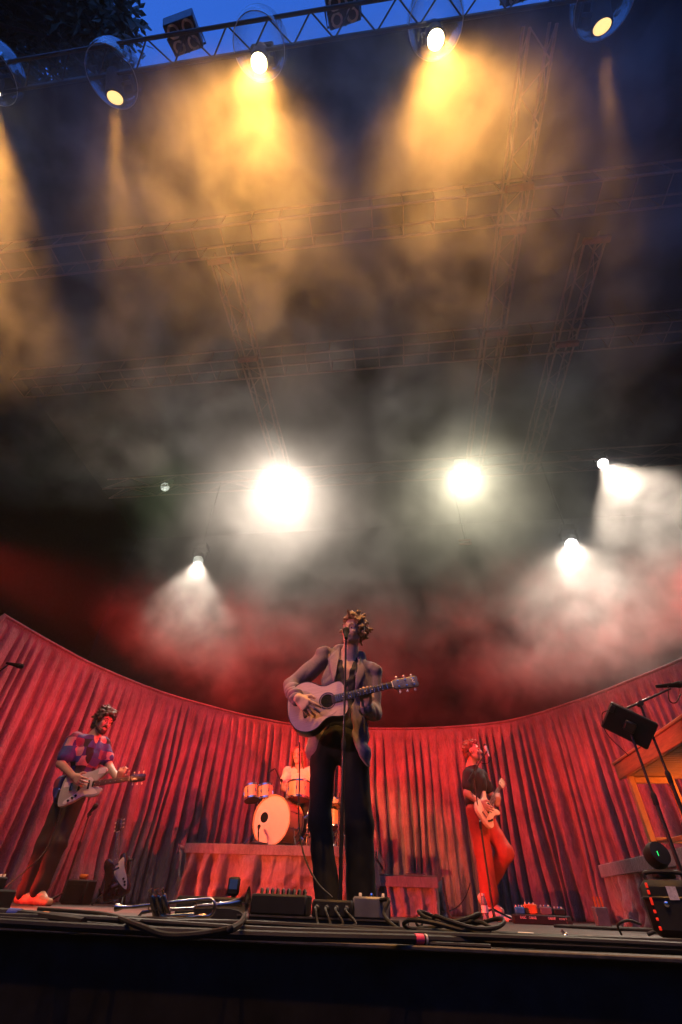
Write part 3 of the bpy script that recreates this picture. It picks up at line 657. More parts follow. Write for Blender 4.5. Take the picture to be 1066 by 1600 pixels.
Jk.fn(lambda P: np.maximum.reduce([jl(P[..., 2])-P[..., 0], P[..., 0]-jr(P[..., 2]), P[..., 1]-3.27]), (-.65, 2.8, .55), (0, 3.3, 1.8), .006, 's')
Jk.box((-.36, 3.3, .37), (.6, .6, .38), rnd=.002, k=.006, mode='s')
jm = Jk.mesh('jacket', M_SUIT, .0055, folds(.015, 7, 9, (.7, .1, .6)))
jo = put('jacket', jm, singer); on = projector(jm, (0, 0, 0))
def sewn(L, R, name, m, **kw):
    o = patch(on, (L, R), name, m, singer, **kw)
    o.location = -Vector(singer.location); return o
sewn([(531, 1011), (512.5, 1029), (521, 1066)], [(532, 1013), (531, 1037), (522, 1068)], 'lapel', M_LAPEL, thick=.010, lift=.017)
sewn([(558, 1026), (557, 1044), (555.5, 1070)], [(561, 1027), (572, 1048), (557, 1080)], 'lapel', M_LAPEL, thick=.010, lift=.017)
sewn([(566, 1050.5), (567, 1053.5)], [(570.5, 1049.5), (570, 1053.5)], 'pocket_square', M_BLKSHOE, thick=.003, lift=.01)
Tr = Field(); Tr.ell(A(529, 1160, 3.27), (.158, .112, .13), k=.04)
Tr.chain([hipR, knR, anR+Vector((.01, -.02, -.07))], [.09, .066, .07], .03); Tr.chain([hipL, knL, anL+Vector((.0, -.02, -.08))], [.092, .084, .082], .03)
put('trousers', Tr.mesh('trousers', M_BLKTROUSERS, .008, folds(.005, 7, 4)), singer)
for a_, dx in ((anR, -.03), (anL, .03)):
    X = Field(); shoe(X, (a_.x, a_.y+.06, .0), (a_.x+dx, a_.y-.2, .0)); put('shoe', X.mesh('shoe', M_BLKSHOE, .008), singer)

# ------------------------------------------------------------------ the guitarist on the left
M_PATCH, _n, _b = nodes('patchwork_cloth'); _l = _n.links.new
_tc = N(_n, 'ShaderNodeTexCoord'); _mp = N(_n, 'ShaderNodeMapping'); _mp.inputs['Rotation'].default_value = (0, .1, .2); _l(_tc.outputs['Object'], _mp.inputs[0])
_v = N(_n, 'ShaderNodeTexVoronoi', Scale=11.0, Randomness=0.15); _v.distance = 'CHEBYCHEV'; _l(_mp.outputs[0], _v.inputs['Vector'])
_sx = N(_n, 'ShaderNodeSeparateColor'); _l(_v.outputs['Color'], _sx.inputs[0]); _cr = N(_n, 'ShaderNodeValToRGB'); _cr.color_ramp.interpolation = 'CONSTANT'
for i, (p, c) in enumerate(((0, (.05, .03, .20)), (.22, (.012, .012, .02)), (.36, (.16, .03, .08)), (.46, (.05, .05, .26)), (.70, (.42, .26, .28)), (.8, (.03, .07, .25)), (.92, (.18, .05, .12)))):
    e = _cr.color_ramp.elements[i] if i < 2 else _cr.color_ramp.elements.new(p); e.position = p; e.color = rgba(c)
_l(_sx.outputs[0], _cr.inputs[0]); _n2 = N(_n, 'ShaderNodeTexNoise', Scale=90.0, Detail=3.0); _l(_tc.outputs['Object'], _n2.inputs['Vector'])
_mx = N(_n, 'ShaderNodeMix', data_type='RGBA', blend_type='OVERLAY'); _mx.inputs[0].default_value = 0.5; _l(_cr.outputs[0], _mx.inputs[6]); _l(_n2.outputs['Color'], _mx.inputs[7]); _l(_mx.outputs[2], _b.inputs['Base Color']); _b.inputs['Roughness'].default_value = .8
gb = Vector((-3.65, 5.4, 0)); gtr = thing('person', 'bearded guitarist in a patchwork shirt playing a pale electric guitar at left', 'person', gb)
hc = A(163, 1127, 5.33); nk = A(148, 1150, 5.36)
sR, eR, wR = A(117, 1157, 5.18), A(95, 1193, 5.14), A(116, 1214, 4.98); sL, eL, wL = A(160, 1163, 5.5), A(172, 1200, 5.5), A(186, 1219, 5.12)
hipR, hipL = A(118, 1245, 5.32), A(104, 1243, 5.48); ank1, ank2 = A(60, 1394, 5.25), A(38, 1396, 5.5); kn1, kn2 = A(91, 1318, 5.22), A(70, 1318, 5.45)
B = Field(); hg, hM = add_head(B, hc, (.88, -.42, -.2), (.2, 0, 1), nk)
ch = A(137, 1180, 5.36); B.cap(nk, ch, .062, .11, .04); B.ell(ch, (.12, .15, .2), k=.04); B.ell(A(120, 1228, 5.38), (.11, .14, .15), k=.05)
B.chain([sR, eR, wR], [.052, .043, .03], .02); B.chain([sL, eL, wL], [.05, .04, .03], .02)
for h_, k_, a_ in ((hipR, kn1, ank1), (hipL, kn2, ank2)): B.chain([h_, k_, a_, a_+Vector((.12, -.04, -.05))], [.09, .06, .045, .03], .03)
fR = A(131, 1225, 4.94)-wR
add_hand(B, wR, tuple(fR), (.1, 1, .1), 1, ((15, 25, 15), (20, 28, 15), (28, 30, 18), (34, 34, 20)), .2, 1.0, None, 1.12)
add_hand(B, wL, (.25, -.45, .75), (-.1, .8, .5), -1, ((45, 60, 40), (55, 60, 45), (60, 60, 45), (60, 55, 40)), .15, 1.0, ((.5, .5, .9), (.8, .1, .6)), 1.12)
put('body', B.mesh('body', M_SKIN, .0075), gtr); eyes(hg, gtr, M_BROWNHAIR)
Hh = Field(); Hh.ell(hg(0, -.025, .045), (.085, .1, .085), hM, .03)
curly_hair(Hh, hg, 1.05, 260, .010, .019, 8, lambda a, b, d: (d > .06 or (b < .0 and d > -.08) or (abs(a) > .06 and b < .03 and d > -.02)) and not (b > .06 and d < .06), .25)
for i in range(26):
    t = random.uniform(-1, 1); p = vec(hg(.08*sin(t*1.6), -.05-.045*cos(t*1.6), -.03)); Hh.cap(p, p+[random.uniform(-.03, .01), random.uniform(-.02, .02), -random.uniform(.04, .085)], .02, .012, .012)
put('hair', Hh.mesh('hair', M_BROWNHAIR, .008, smooth=0), gtr)
Bd = Field()
for k in (-1, 1): Bd.chain([hg(k*.066, .0, -.045), hg(k*.052, .03, -.085), hg(k*.02, .07, -.112)], [.012, .02, .026], .02); Bd.cap(hg(k*.03, .086, -.062), hg(k*.004, .097, -.054), .007, .008, .006)
Bd.ell(hg(0, .076, -.112), (.03, .026, .026), hM, .02); put('beard', Bd.mesh('beard', M_BROWNHAIR, .006, folds(.003, 60, 2)), gtr)
Sh = Field(); Sh.cap(sR, sL, .075, .07, .05); Sh.ell(ch, (.145, .185, .21), k=.05); Sh.ell(A(122, 1222, 5.38), (.14, .175, .15), k=.06); Sh.cap(nk+Vector((-.02, .0, -.05)), ch, .075, .12, .04)
Sh.chain([sR, sR*.35+eR*.65], [.08, .083], .03); Sh.chain([sL, sL*.4+eL*.6], [.075, .075], .03)
vn = vec(nk)+np.array([.11, -.07, -.02]); Sh.cap(vn, vec(ch)+np.array([.14, -.09, .03]), .06, .02, .01, 's')
Sh.chain([A(98, 1226, 5.36), A(93, 1245, 5.34)], [.09, .06], .04)
put('shirt', Sh.mesh('shirt', M_PATCH, .0085, folds(.012, 8, 12)), gtr)
Tr = Field(); Tr.ell(A(111, 1243, 5.4), (.12, .16, .13), k=.05); Tr.chain([hipR, kn1, ank1+Vector((0, 0, .02))], [.105, .078, .075], .04); Tr.chain([hipL, kn2, ank2+Vector((0, 0, .02))], [.105, .078, .075], .04)
put('trousers', Tr.mesh('trousers', M_BRNTROUSERS, .01, folds(.008, 7, 14)), gtr)
for a_ in (ank1, ank2):
    X = Field(); shoe(X, (a_.x-.05, a_.y+.02, 0), (a_.x+.24, a_.y-.1, 0)); put('shoe', X.mesh('shoe', M_TANSHOE, .009), gtr)

# ------------------------------------------------------------------ the bass player on the right
bb = Vector((1.0, 6.9, 0)); bas = thing('person', 'bass player in a dark shirt and orange trousers standing on one leg', 'person', bb)
hc = A(739, 1174, 6.85); nk = A(736, 1198, 6.9)
sR, eR, wR = A(733, 1211, 6.72), A(730, 1240, 6.68), A(750, 1254, 6.66); sL, eL, wL = A(752, 1212, 7.05), A(768, 1243, 7.12), A(777, 1257, 6.98)
hipR, hipL = A(743, 1268, 6.85), A(752, 1268, 7.0); kn1, an1 = A(755, 1330, 6.85), A(767, 1412, 6.88); kn2, an2 = A(790, 1332, 6.88), A(766, 1385, 7.18)
B = Field(); hg, hM = add_head(B, hc, (.94, -.3, .14), (-.08, 0, 1), nk)
ch = A(744, 1222, 6.9); B.cap(nk, ch, .06, .1, .04); B.ell(ch, (.11, .14, .2), k=.04); B.ell(A(745, 1258, 6.92), (.1, .13, .15), k=.05)
B.chain([sR, eR, wR], [.05, .043, .03], .02); B.chain([sL, eL, wL], [.05, .04, .03], .02)
B.chain([hipR, kn1, an1, an1+Vector((.1, -.05, -.06))], [.09, .06, .04, .03], .03); B.chain([hipL, kn2, an2, an2+Vector((-.1, .02, -.06))], [.09, .06, .04, .03], .03)
fR = A(760, 1262, 6.62)-wR
add_hand(B, wR, tuple(fR), (.5, .8, .1), 1, ((15, 25, 15), (20, 28, 15), (28, 30, 18), (34, 34, 20)), .2, 1.0, None, 1.15)
add_hand(B, wL, (.2, -.35, .8), (-.3, .8, .4), -1, ((40, 55, 40), (50, 55, 45), (55, 55, 45), (55, 55, 40)), .15, 1.0, ((.5, .5, .9), (.8, .1, .6)), 1.15)
put('body', B.mesh('body', M_SKIN, .0085), bas); eyes(hg, bas, M_GINGER)
Hh = Field(); Hh.ell(hg(0, -.03, .05), (.08, .095, .078), hM, .03)
curly_hair(Hh, hg, 1, 150, .009, .015, 18, lambda a, b, d: (d > .065 or (b < -.01 and d > -.07)) and not (b > .05 and d < .08), .15); put('hair', Hh.mesh('hair', M_GINGER, .008, smooth=0), bas)
Sh = Field(); Sh.cap(sR, sL, .07, .07, .05); Sh.ell(ch, (.13, .17, .2), k=.05); Sh.ell(A(742, 1252, 6.9), (.125, .16, .13), k=.05); Sh.cap(nk+Vector((0, 0, -.04)), ch, .072, .12, .04)
Sh.chain([sR, sR*.4+eR*.6], [.075, .075], .03); Sh.chain([sL, sL*.4+eL*.6], [.075, .075], .03); put('shirt', Sh.mesh('shirt', M_DARKSHIRT, .01, folds(.01, 8, 5)), bas)
Tr = Field(); Tr.ell(A(747, 1272, 6.92), (.115, .15, .11), k=.05); Tr.chain([hipR, kn1, an1+Vector((0, 0, .06))], [.115, .095, .10], .04); Tr.chain([hipL, kn2, an2+Vector((0, 0, .04))], [.11, .09, .09], .04)
put('trousers', Tr.mesh('trousers', M_REDTROUSERS, .01, folds(.008, 6, 24)), bas)
X = Field(); shoe(X, (an1.x-.05, an1.y, 0), (an1.x+.2, an1.y-.12, 0)); put('shoe', X.mesh('shoe', M_WHTSHOE, .009), bas)
X = Field(); p0 = vec(an2); X.cap(p0+[-.02, 0, -.02], p0+[-.12, .03, -.11], .042, .045, .03); X.cap(p0+[-.0, .03, -.05], p0+[-.1, .04, -.16], .04, .035, .03); put('shoe', X.mesh('shoe', M_WHTSHOE, .009), bas)

# ------------------------------------------------------------------ the drummer
RH = 0.65
db = Vector((-1.55, 8.1, RH)); drm = thing('person', 'long-haired drummer in a cream shirt seated behind the drum kit', 'person', db)
hc = A(466, 1180, 8.0); nk = A(468, 1198, 8.06); sR, eR, wR = A(450, 1206, 8.08), A(443, 1231, 8.0), A(455, 1238, 7.75); sL, eL, wL = A(487, 1206, 8.08), A(494, 1232, 8.0), A(480, 1240, 7.72)
B = Field(); hg, hM = add_head(B, hc, (-.1, -.97, -.15), (0, 0, 1), nk)
ch = A(468, 1226, 8.12); hp = Vector((ch.x, 8.15, 1.22)); B.cap(nk, ch, .06, .1, .04); B.ell(ch, (.15, .1, .2), k=.04); B.ell(hp, (.15, .12, .15), k=.06)
B.chain([sR, eR, wR], [.05, .042, .03], .02); B.chain([sL, eL, wL], [.05, .042, .03], .02)
for k in (-1, 1): B.chain([hp+Vector((k*.1, 0, -.02)), Vector((hp.x+k*.22, 7.72, 1.2)), Vector((hp.x+k*.2, 7.68, .74)), Vector((hp.x+k*.22, 7.55, .69))], [.085, .06, .04, .032], .03)
add_hand(B, wR, (.3, -.8, -.1), (.2, .1, -1), 1, ((50, 60, 40),)*4, .05, 1.0, None, 1.15); add_hand(B, wL, (-.3, -.8, -.1), (-.2, .1, -1), -1, ((50, 60, 40),)*4, .05, 1.0, None, 1.15)
put('body', B.mesh('body', M_SKIN, .009), drm); eyes(hg, drm, M_GINGER)
Hh = Field(); Hh.ell(hg(0, -.03, .045), (.082, .095, .083), hM, .03)
for k in (-1, 1):
    for i in range(5): Hh.chain([hg(k*.02, .03-.02*i, .115), hg(k*.083, .03-.025*i, .03), hg(k*.095, .01-.025*i, -.1), hg(k*(.1+.01*i), -.0-.02*i, -.2)], [.016, .02, .022, .012], .02)
put('hair', Hh.mesh('hair', M_GINGER, .009, folds(.004, 30, 3)), drm)
Sh = Field(); Sh.cap(sR, sL, .07, .07, .05); Sh.ell(ch, (.18, .13, .2), k=.05); Sh.ell(hp+Vector((0, 0, .06)), (.17, .14, .14), k=.06); Sh.chain([sR, sR*.4+eR*.6], [.075, .08], .03); Sh.chain([sL, sL*.4+eL*.6], [.075, .08], .03)
vn = vec(nk); Sh.cap(vn+[0, -.1, .0], vn+[0, -.13, -.2], .05, .012, .01, 's'); put('shirt', Sh.mesh('shirt', M_CREAM, .01, folds(.01, 8, 33)), drm)
Tr = Field(); Tr.ell(hp, (.165, .135, .12), k=.05)
for k in (-1, 1): Tr.chain([hp+Vector((k*.1, 0, -.02)), Vector((hp.x+k*.22, 7.72, 1.2)), Vector((hp.x+k*.2, 7.68, .78))], [.1, .08, .07], .03)
put('trousers', Tr.mesh('trousers', M_BRNTROUSERS, .012), drm)
for k in (-1, 1):
    X = Field(); shoe(X, (hp.x+k*.2, 7.74, RH+.01), (hp.x+k*.22, 7.48, RH+.01)); put('shoe', X.mesh('shoe', M_BLKSHOE, .01), drm)
for k, w, tip in ((-1, wR, (-.02, -.4, .02)), (1, wL, (-.1, -.38, .05))):
    d_ = Vector(tip); s_ = MB().cyl(w+Vector((0, -.07, 0))-d_*.25, w+Vector((0, -.07, 0))+d_*.75, .007, .005, 8).mesh('drumstick', M_CREAM)
    o = obj('drumstick', s_); tag(o, 'wooden drumstick in the drummer\'s '+('right' if k < 0 else 'left')+' hand', 'drumstick')
# ================================================================== INSTRUMENTS
M_SPRUCE = mat('guitar_top', (0.48, 0.31, 0.26), rough=0.4, var=0.12, scale=8, stretch=(1, 14, 1), coat=0.3)
M_MAHOG = mat('guitar_sides', (0.05, 0.022, 0.014), rough=0.35, var=0.3, coat=0.3)
M_EBONY = mat('fretboard', (0.028, 0.018, 0.014), rough=0.5, var=0.3)
M_ROSE = mat('rosewood_board', (0.13, 0.045, 0.03), rough=0.5, var=0.3)
M_BONE = mat('bone', (0.75, 0.68, 0.55), rough=0.4, var=0.05)
M_PALEGRN = mat('pale_lacquer', (0.50, 0.48, 0.40), rough=0.25, var=0.05, coat=0.5)
M_CREAMLAC = mat('cream_lacquer', (0.78, 0.62, 0.38), rough=0.25, var=0.05, coat=0.5)
M_PGUARD = mat('white_pickguard', (0.78, 0.70, 0.64), rough=0.35, var=0.05)
M_DARKLAC = mat('dark_lacquer', (0.03, 0.012, 0.01), rough=0.25, var=0.2, coat=0.4)
def closed(pts, n=5):
    P = [Vector((p[0], p[1], 0)) for p in pts]; m = len(P); out = []
    for i in range(m):
        a, b, c, d = P[i-1], P[i], P[(i+1) % m], P[(i+2) % m]
        for k in range(n):
            t = k/n; q = 0.5*((2*b)+(c-a)*t+(2*a-5*b+4*c-d)*t*t+(3*b-a-3*c+d)*t**3); out.append((q.x, q.y))
    ar = sum(out[i-1][0]*out[i][1]-out[i][0]*out[i-1][1] for i in range(len(out)))
    return out if ar > 0 else out[::-1]
def guitar_axes(p0, p1, normal):
    x = (Vector(p1)-Vector(p0)).normalized(); z = Vector(normal); z = (z-x*z.dot(x)).normalized(); return axes(x, z.cross(x), z)
def neck_parts(t, x0, x1, w0, w1, zf, board_m, neck_m, head, nfr=18, nstr=6, scale=None, bridge_x=None, inlay=True, hs_m=None, tuner='both'):
    """fretboard, frets, nut, strings, neck, headstock and tuners along +x"""
    MB().prism([(x0, -w0/2), (x1, -w1/2), (x1, w1/2), (x0, w0/2)], zf-.006, zf, bev=.0015).build('fretboard', board_m, t)
    nk = MB(); ring = []
    for x, w in ((x0-.02, w0), (x1+.01, w1)):
        ring.append([(x, w/2*cos(a), zf-.006-.017*sin(a)) for a in [pi*k/8 for k in range(9)]])
    nk.add(ring[0]+ring[1], [(i, i+1, 10+i-0, 9+i) for i in range(8)]+[tuple(range(9)), tuple(range(17, 8, -1))]+[(0, 9, 17, 8)]).build('neck', neck_m, t)
    sc = scale or (x1-bridge_x)
    for k in range(1, nfr+1):
        x = x1-sc*(1-2**(-k/12))
        if x < x0: break
        w = w1+(w0-w1)*(x1-x)/(x1-x0); MB().cyl((x, -w/2, zf+.0006), (x, w/2, zf+.0006), .0014, n=6).build('fret', M_CHROME, t)
        if inlay and k in (3, 5, 7, 9, 12, 15):
            xm = x+sc*(2**(-(k-1)/12)-2**(-k/12))*.5
            for yy in ((-.012, .012) if k == 12 else (0,)): MB().lathe([(.0035, 0), (.0035, .0008)], (xm, yy, zf+.0001), (0, 0, 1), 10).build('inlay', M_BONE, t)
    MB().box((x1+.003, 0, zf+.002), (.006, w1, .009), bev=.001).build('nut', M_BONE, t)
    for i in range(nstr):
        f = i/(nstr-1)-.5; MB().tube([(bridge_x, f*(w0*.95), zf+.007), (x1, f*w1*.82, zf+.004)], .0008 if nstr == 6 else .0013, 5).build('string', M_CHROME, t)
    HL, hw0, hw1, tilt = head; R = Matrix.Rotation(tilt, 3, 'Y'); o = Vector((x1+.006, 0, zf-.008))
    outl = closed([(0, -w1/2), (.03, -hw0/2), (HL*.6, -hw0*.52), (HL*.97, -hw1/2), (HL*1.04, -hw1*.22), (HL, 0), (HL*1.04, hw1*.22), (HL*.97, hw1/2), (HL*.6, hw0*.52), (.03, hw0/2), (0, w1/2)], 3)
    b = MB().prism(outl, -.008, .008, bev=.002); b.v = [tuple(R @ Vector(v)+o) for v in b.v]; b.build('headstock', hs_m or board_m, t)
    n2 = nstr//2
    for sd in ((-1, 1) if tuner == 'both' else (1,)):
        for i in range(n2 if tuner == 'both' else nstr):
            x = HL*(.22+.62*i/max(1, (n2 if tuner == 'both' else nstr)-1)); y = sd*hw0*.30; q = lambda v: R @ Vector(v)+o
            m = MB().cyl(q((x, y, .006)), q((x, y, .017)), .0042, .0036, 10); m.cyl(q((x, y, .009)), q((x, y, .011)), .0062, n=10); pg = m.build('tuning_peg', M_CHROME, t)
            k = MB().cyl(q((x, sd*hw0*.48, -.006)), q((x, sd*hw0*.68, -.006)), .0026, n=8); k.ball(q((x, sd*hw0*.78, -.006)), (.008, .010, .005), 10, 6); k.build('button', M_BONE if nstr == 6 else M_CHROME, pg)
# ------------------------------------------------------------------ the acoustic guitar
g0 = A(512, 1095, 2.985); g1 = A(616, 1070, 2.975)
ac = thing('acoustic_guitar', 'worn pale acoustic guitar with a black sound hole, played by the singer', 'guitar', g0, guitar_axes(g0, g1, (-.03, -1, .10)))
half = [(-.285, 0), (-.275, .08), (-.235, .145), (-.165, .176), (-.10, .165), (-.035, .122), (.01, .112), (.06, .122), (.105, .122), (.132, .085), (.138, .03)]
out = closed(half+[(x, -y) for x, y in half[:0:-1]], 5)
MB().prism(out, -.098, -.004, bev=.004).build('sides_and_back', M_MAHOG, ac)
hole = [(.048*cos(a), .048*sin(a)) for a in [2*pi*k/len(out) for k in range(len(out))]]
def ring_plate(outer, hole, z0, z1):
    m = MB(); n = len(outer); k0 = min(range(n), key=lambda k: (Vector(outer[k]).normalized()-Vector((1, 0))).length); o2 = outer[k0:]+outer[:k0]
    vs = [(p[0], p[1], z) for z in (z0, z1) for p in o2]+[(p[0], p[1], z) for z in (z0, z1) for p in hole]
    fs = []
    for i in range(n):
        j = (i+1) % n; fs += [(i, j, n+j, n+i), (n+i, n+j, 3*n+j, 3*n+i), (3*n+i, 3*n+j, 2*n+j, 2*n+i)]
    return m.add(vs, fs)
ang = [math.atan2(p[1], p[0]) for p in out]; k0 = min(range(len(out)), key=lambda k: abs(ang[k])); ro = out[k0:]+out[:k0]
hole = [(.048*cos(math.atan2(p[1], p[0])), .048*sin(math.atan2(p[1], p[0]))) for p in ro]
ring_plate(ro, hole, -.004, .0).build('top', M_SPRUCE, ac, ang=30)
MB().lathe([(.06, 0), (.06, .0012), (.052, .0012), (.052, 0)], (0, 0, .0002), (0, 0, 1), 40, cap=False).build('rosette', M_MAHOG, ac)
MB().lathe([(.05, 0), (.001, .0)], (0, 0, -.0035), (0, 0, 1), 30, cap=False).build('sound_hole_dark', M_BLACK, ac)  # black disc stands in for the shade inside the guitar
MB().tube([(p[0]*.995, p[1]*.99, -.001) for p in out+out[:1]], .003, 6).build('binding', M_EBONY, ac)
MB().prism(closed([(-.05, -.052), (.0, -.062), (.045, -.06), (.05, -.085), (.0, -.105), (-.055, -.085)], 4), .0003, .0018).build('pickguard', M_SPRUCE, ac)
MB().box((-.165, 0, .004), (.026, .16, .009), bev=.003).build('bridge', M_EBONY, ac)
MB().box((-.158, 0, .010), (.003, .075, .006)).build('saddle', M_BONE, ac)
neck_parts(ac, .05, .462, .055, .044, .0095, M_EBONY, M_MAHOG, (.175, .070, .078, radians(10)), 20, 6, .62, -.158, hs_m=mat('headstock_veneer', (.10, .09, .10), rough=.3, var=.3))
MB().tube([(.60, .016, .0), (.615, .006, -.001), (.605, -.006, 0), (.62, -.016, -.001)], .003, 6).build('headstock_emblem', M_PGUARD, ac)
ac.scale = (.94, .94, .94)
# strap: round the singer's neck and down to the guitar
st = []
for px, py in ((562, 1027), (560, 1040), (556, 1056), (553, 1072), (550, 1090)):
    q = on(px, py, .012); st.append(q if q is not None else st[-1])
ms = MB()
for i in range(len(st)-1):
    for k in range(1): pass
w = Vector((.014, 0, .003)); vs = [q+s_*w for q in st for s_ in (-1, 1)]
ms.add(vs, [(2*i, 2*i+1, 2*i+3, 2*i+2) for i in range(len(st)-1)])
sp = ms.build('strap', M_LEATHER, ac); sp.modifiers.new('thickness', 'SOLIDIFY').thickness = .003
bpy.context.view_layer.update(); sp.matrix_parent_inverse = ac.matrix_world.inverted()

# ------------------------------------------------------------------ electric guitars
def electric(name, label, g0, g1, normal, body_m, outline, guard, pickups, knobs, nk, scale_l, head, board_m, nstr=6, tuner='both', bridge=-.12, thick=.042, plates=(), hs_m=None):
    t = thing(name, label, 'guitar', g0, guitar_axes(g0, g1, normal))
    MB().prism(closed(outline, 5), -thick, 0, bev=.007).build('body', body_m, t)
    if guard: MB().prism(closed(guard, 4), .0004, .003).build('pickguard', M_PGUARD, t)
    for x, y, w, h in pickups: MB().box((x, y, .006), (w, h, .012), bev=.003).build('pickup', M_BPLAST, t)
    for x, y in knobs: MB().lathe([(.011, 0), (.010, .014), (.007, .016)], (x, y, .003), (0, 0, 1), 12).build('knob', M_BPLAST, t)
    for x, y, w, h in plates: MB().box((x, y, .0015), (w, h, .003)).build('plate', M_PGUARD, t)
    MB().box((bridge, 0, .006), (.03, .075, .01), bev=.002).build('bridge', M_CHROME, t)
    neck_parts(t, nk[0], nk[1], nk[2], nk[3], .010, board_m, hs_m or board_m, head, 20, nstr, scale_l, bridge, True, hs_m or board_m, tuner)
    MB().cyl((bridge-.12, 0, -.02), (bridge-.14, 0, -.02), .006, n=8).build('strap_button', M_CHROME, t)
    return t
# the guitarist's pale offset guitar
g0 = A(132, 1227, 5.06); g1 = A(200, 1217.5, 5.10)
OFFS = [(-.22, .11), (-.16, .135), (-.06, .125), (.05, .13), (.13, .155), (.19, .145), (.2, .10), (.14, .045), (.12, 0), (.14, -.03), (.185, -.05), (.175, -.10), (.1, -.115), (.0, -.105), (-.08, -.14), (-.17, -.165), (-.225, -.15), (-.24, -.03)]
el = electric('electric_guitar', 'pale grey-green electric guitar with a white pickguard, held by the bearded guitarist', g0, g1, (.12, -1, .06), M_PALEGRN, OFFS,
     [(.03, .07), (.08, .045), (.09, -.02), (.15, -.09), (.03, -.095), (-.06, -.125), (-.16, -.15), (-.17, -.12), (-.08, -.07), (-.02, -.02)], [(.045, 0, .018, .08), (-.05, .0, .02, .085)], [(-.09, -.105), (-.125, -.125), (-.06, -.088)],
     (.10, .46, .056, .042), .62, (.15, .07, .06, radians(6)), M_ROSE, plates=[(.155, .115, .075, .05), (-.175, .03, .075, .05)], bridge=-.13, hs_m=M_DARKLAC)
el.scale = (1, 1, 1)
# the bass
g0 = A(763, 1262, 6.70); nv = (A(789, 1216, 7.36)-g0).normalized()
BASS = [(-.26, .0), (-.24, .10), (-.14, .15), (-.02, .115), (.08, .125), (.19, .165), (.235, .155), (.22, .125), (.13, .075), (.11, 0), (.12, -.06), (.17, -.10), (.19, -.135), (.15, -.155), (.05, -.115), (-.05, -.11), (-.15, -.155), (-.235, -.12)]
ba = electric('bass_guitar', 'cream bass guitar with its neck pointing up, played by the bass player', g0, g0+nv, (.62, -.74, .25), M_CREAMLAC, BASS,
     None, [(.05, -.0, .03, .07), (-.07, 0, .03, .07)], [(-.15, -.09), (-.19, -.075), (-.11, -.10)], (.10, .62, .062, .044), .80, (.2, .08, .07, radians(4)), M_ROSE, nstr=4, bridge=-.19, hs_m=M_CREAMLAC)
# spare guitar on its stand
b0 = A(181, 1366, 6.3); g1 = A(187, 1275, 6.42)
sp = electric('electric_guitar', 'dark spare electric guitar with a white pickguard leaning on a stand by the curtain', b0, g1, (-.1, -1, .15), M_DARKLAC, OFFS,
     [(.09, -.005), (.14, -.085), (.03, -.1), (-.09, -.135), (-.19, -.14), (-.17, -.1), (-.06, -.02), (.02, .02)], [(.05, 0, .018, .08)], [(-.12, -.115), (-.15, -.118), (-.085, -.10)], (.10, .44, .056, .042), .60, (.15, .07, .06, radians(6)), M_ROSE, bridge=-.11, hs_m=M_DARKLAC)
gs = thing('guitar_stand', 'black folding guitar stand holding the spare guitar by the curtain', 'guitar stand', (b0.x, 6.5, 0))
for k in (-1, 1):
    MB().tube([(k*.05, 0, .42), (k*.10, -.06, .15), (k*.17, -.22, .01)], .012, 8).build('leg', M_BMETAL, gs); MB().tube([(k*.09, -.05, .16), (k*.10, -.24, .10), (k*.10, -.28, .15)], .012, 8).build('cradle_arm', M_BMETAL, gs)
MB().tube([(0, .0, .45), (0, .2, .01)], .012, 8).build('leg', M_BMETAL, gs); MB().cyl((-.06, 0, .42), (.06, 0, .42), .016, n=8).build('hinge', M_BMETAL, gs)

# ------------------------------------------------------------------ the drum kit
M_SHELL = mat('drum_shell', (0.62, 0.40, 0.20), rough=0.3, var=0.15, scale=6, stretch=(6, 1, 1), coat=0.4)
M_HEADSKIN = mat('drum_head', (0.72, 0.64, 0.54), rough=0.5, var=0.04)
M_HEADB = mat('drum_bottom_head', (0.45, 0.12, 0.08), rough=0.4, var=0.1)
def drum(name, label, c, axis, r, depth, lugs, group=None, front=True, hole=False, cat='drum'):
    """c = centre of the struck (or front) head, the shell runs back along -axis"""
    ax = Vector(axis).normalized(); s, u, d = frame(ax); t = thing(name, label, cat, c, axes(s, u, d), group)
    MB().lathe([(r*.985, -depth+.004), (r*.985, -.004)], (0, 0, 0), (0, 0, 1), 40, cap=False).build('shell', M_SHELL, t)
    for z, nm in ((-.001, 'drum_head'), (-depth+.001, 'bottom_head')):
        MB().lathe([(r*.97, z), (r*.5, z), (.001, z)], (0, 0, 0), (0, 0, 1), 40, cap=False).build(nm, M_HEADSKIN if (nm == 'drum_head' or r > .25) else M_HEADB, t)
    for z in (0, -depth):
        MB().lathe([(r*.97, z-.012), (r*1.03, z-.012), (r*1.03, z+.012), (r*.97, z+.012), (r*.97, z-.012)], (0, 0, 0), (0, 0, 1), 40, cap=False).build('hoop', M_SHELL if r > .25 else M_CHROME, t)
    lm = MB().box((0, 0, 0), (.022, .018, .05), bev=.004).cyl((.012, 0, -depth*.5+.0), (.012, 0, depth*.5), .0035, n=6).mesh('lug', M_CHROME)
    for k in range(lugs):
        a = 2*pi*(k+.5)/lugs; o = obj('lug', lm, t); o.location = (r*1.0*cos(a), r*1.0*sin(a), -depth/2); o.rotation_euler = (0, 0, a)
    return t
cB = A(424.5, 1281, 7.28)
bd = drum('bass_drum', 'big bass drum with a pale front head and round port hole on the drum riser', cB, (-.30, -.95, .0), .29, .38, 10)
sx = Vector((cos(0), 0, 0))
MB().lathe([(.095, .0), (.095, .003), (.062, .003), (.062, 0)], (-.115*0-.12, .03, .0), (0, 0, 1), 32, cap=False).build('port_ring', M_PGUARD, bd)
MB().lathe([(.066, .0015), (.001, .0015)], (-.12, .03, 0), (0, 0, 1), 28, cap=False).build('port_hole_dark', M_BLACK, bd)  # black disc on the uncut head, in place of the dark drum inside
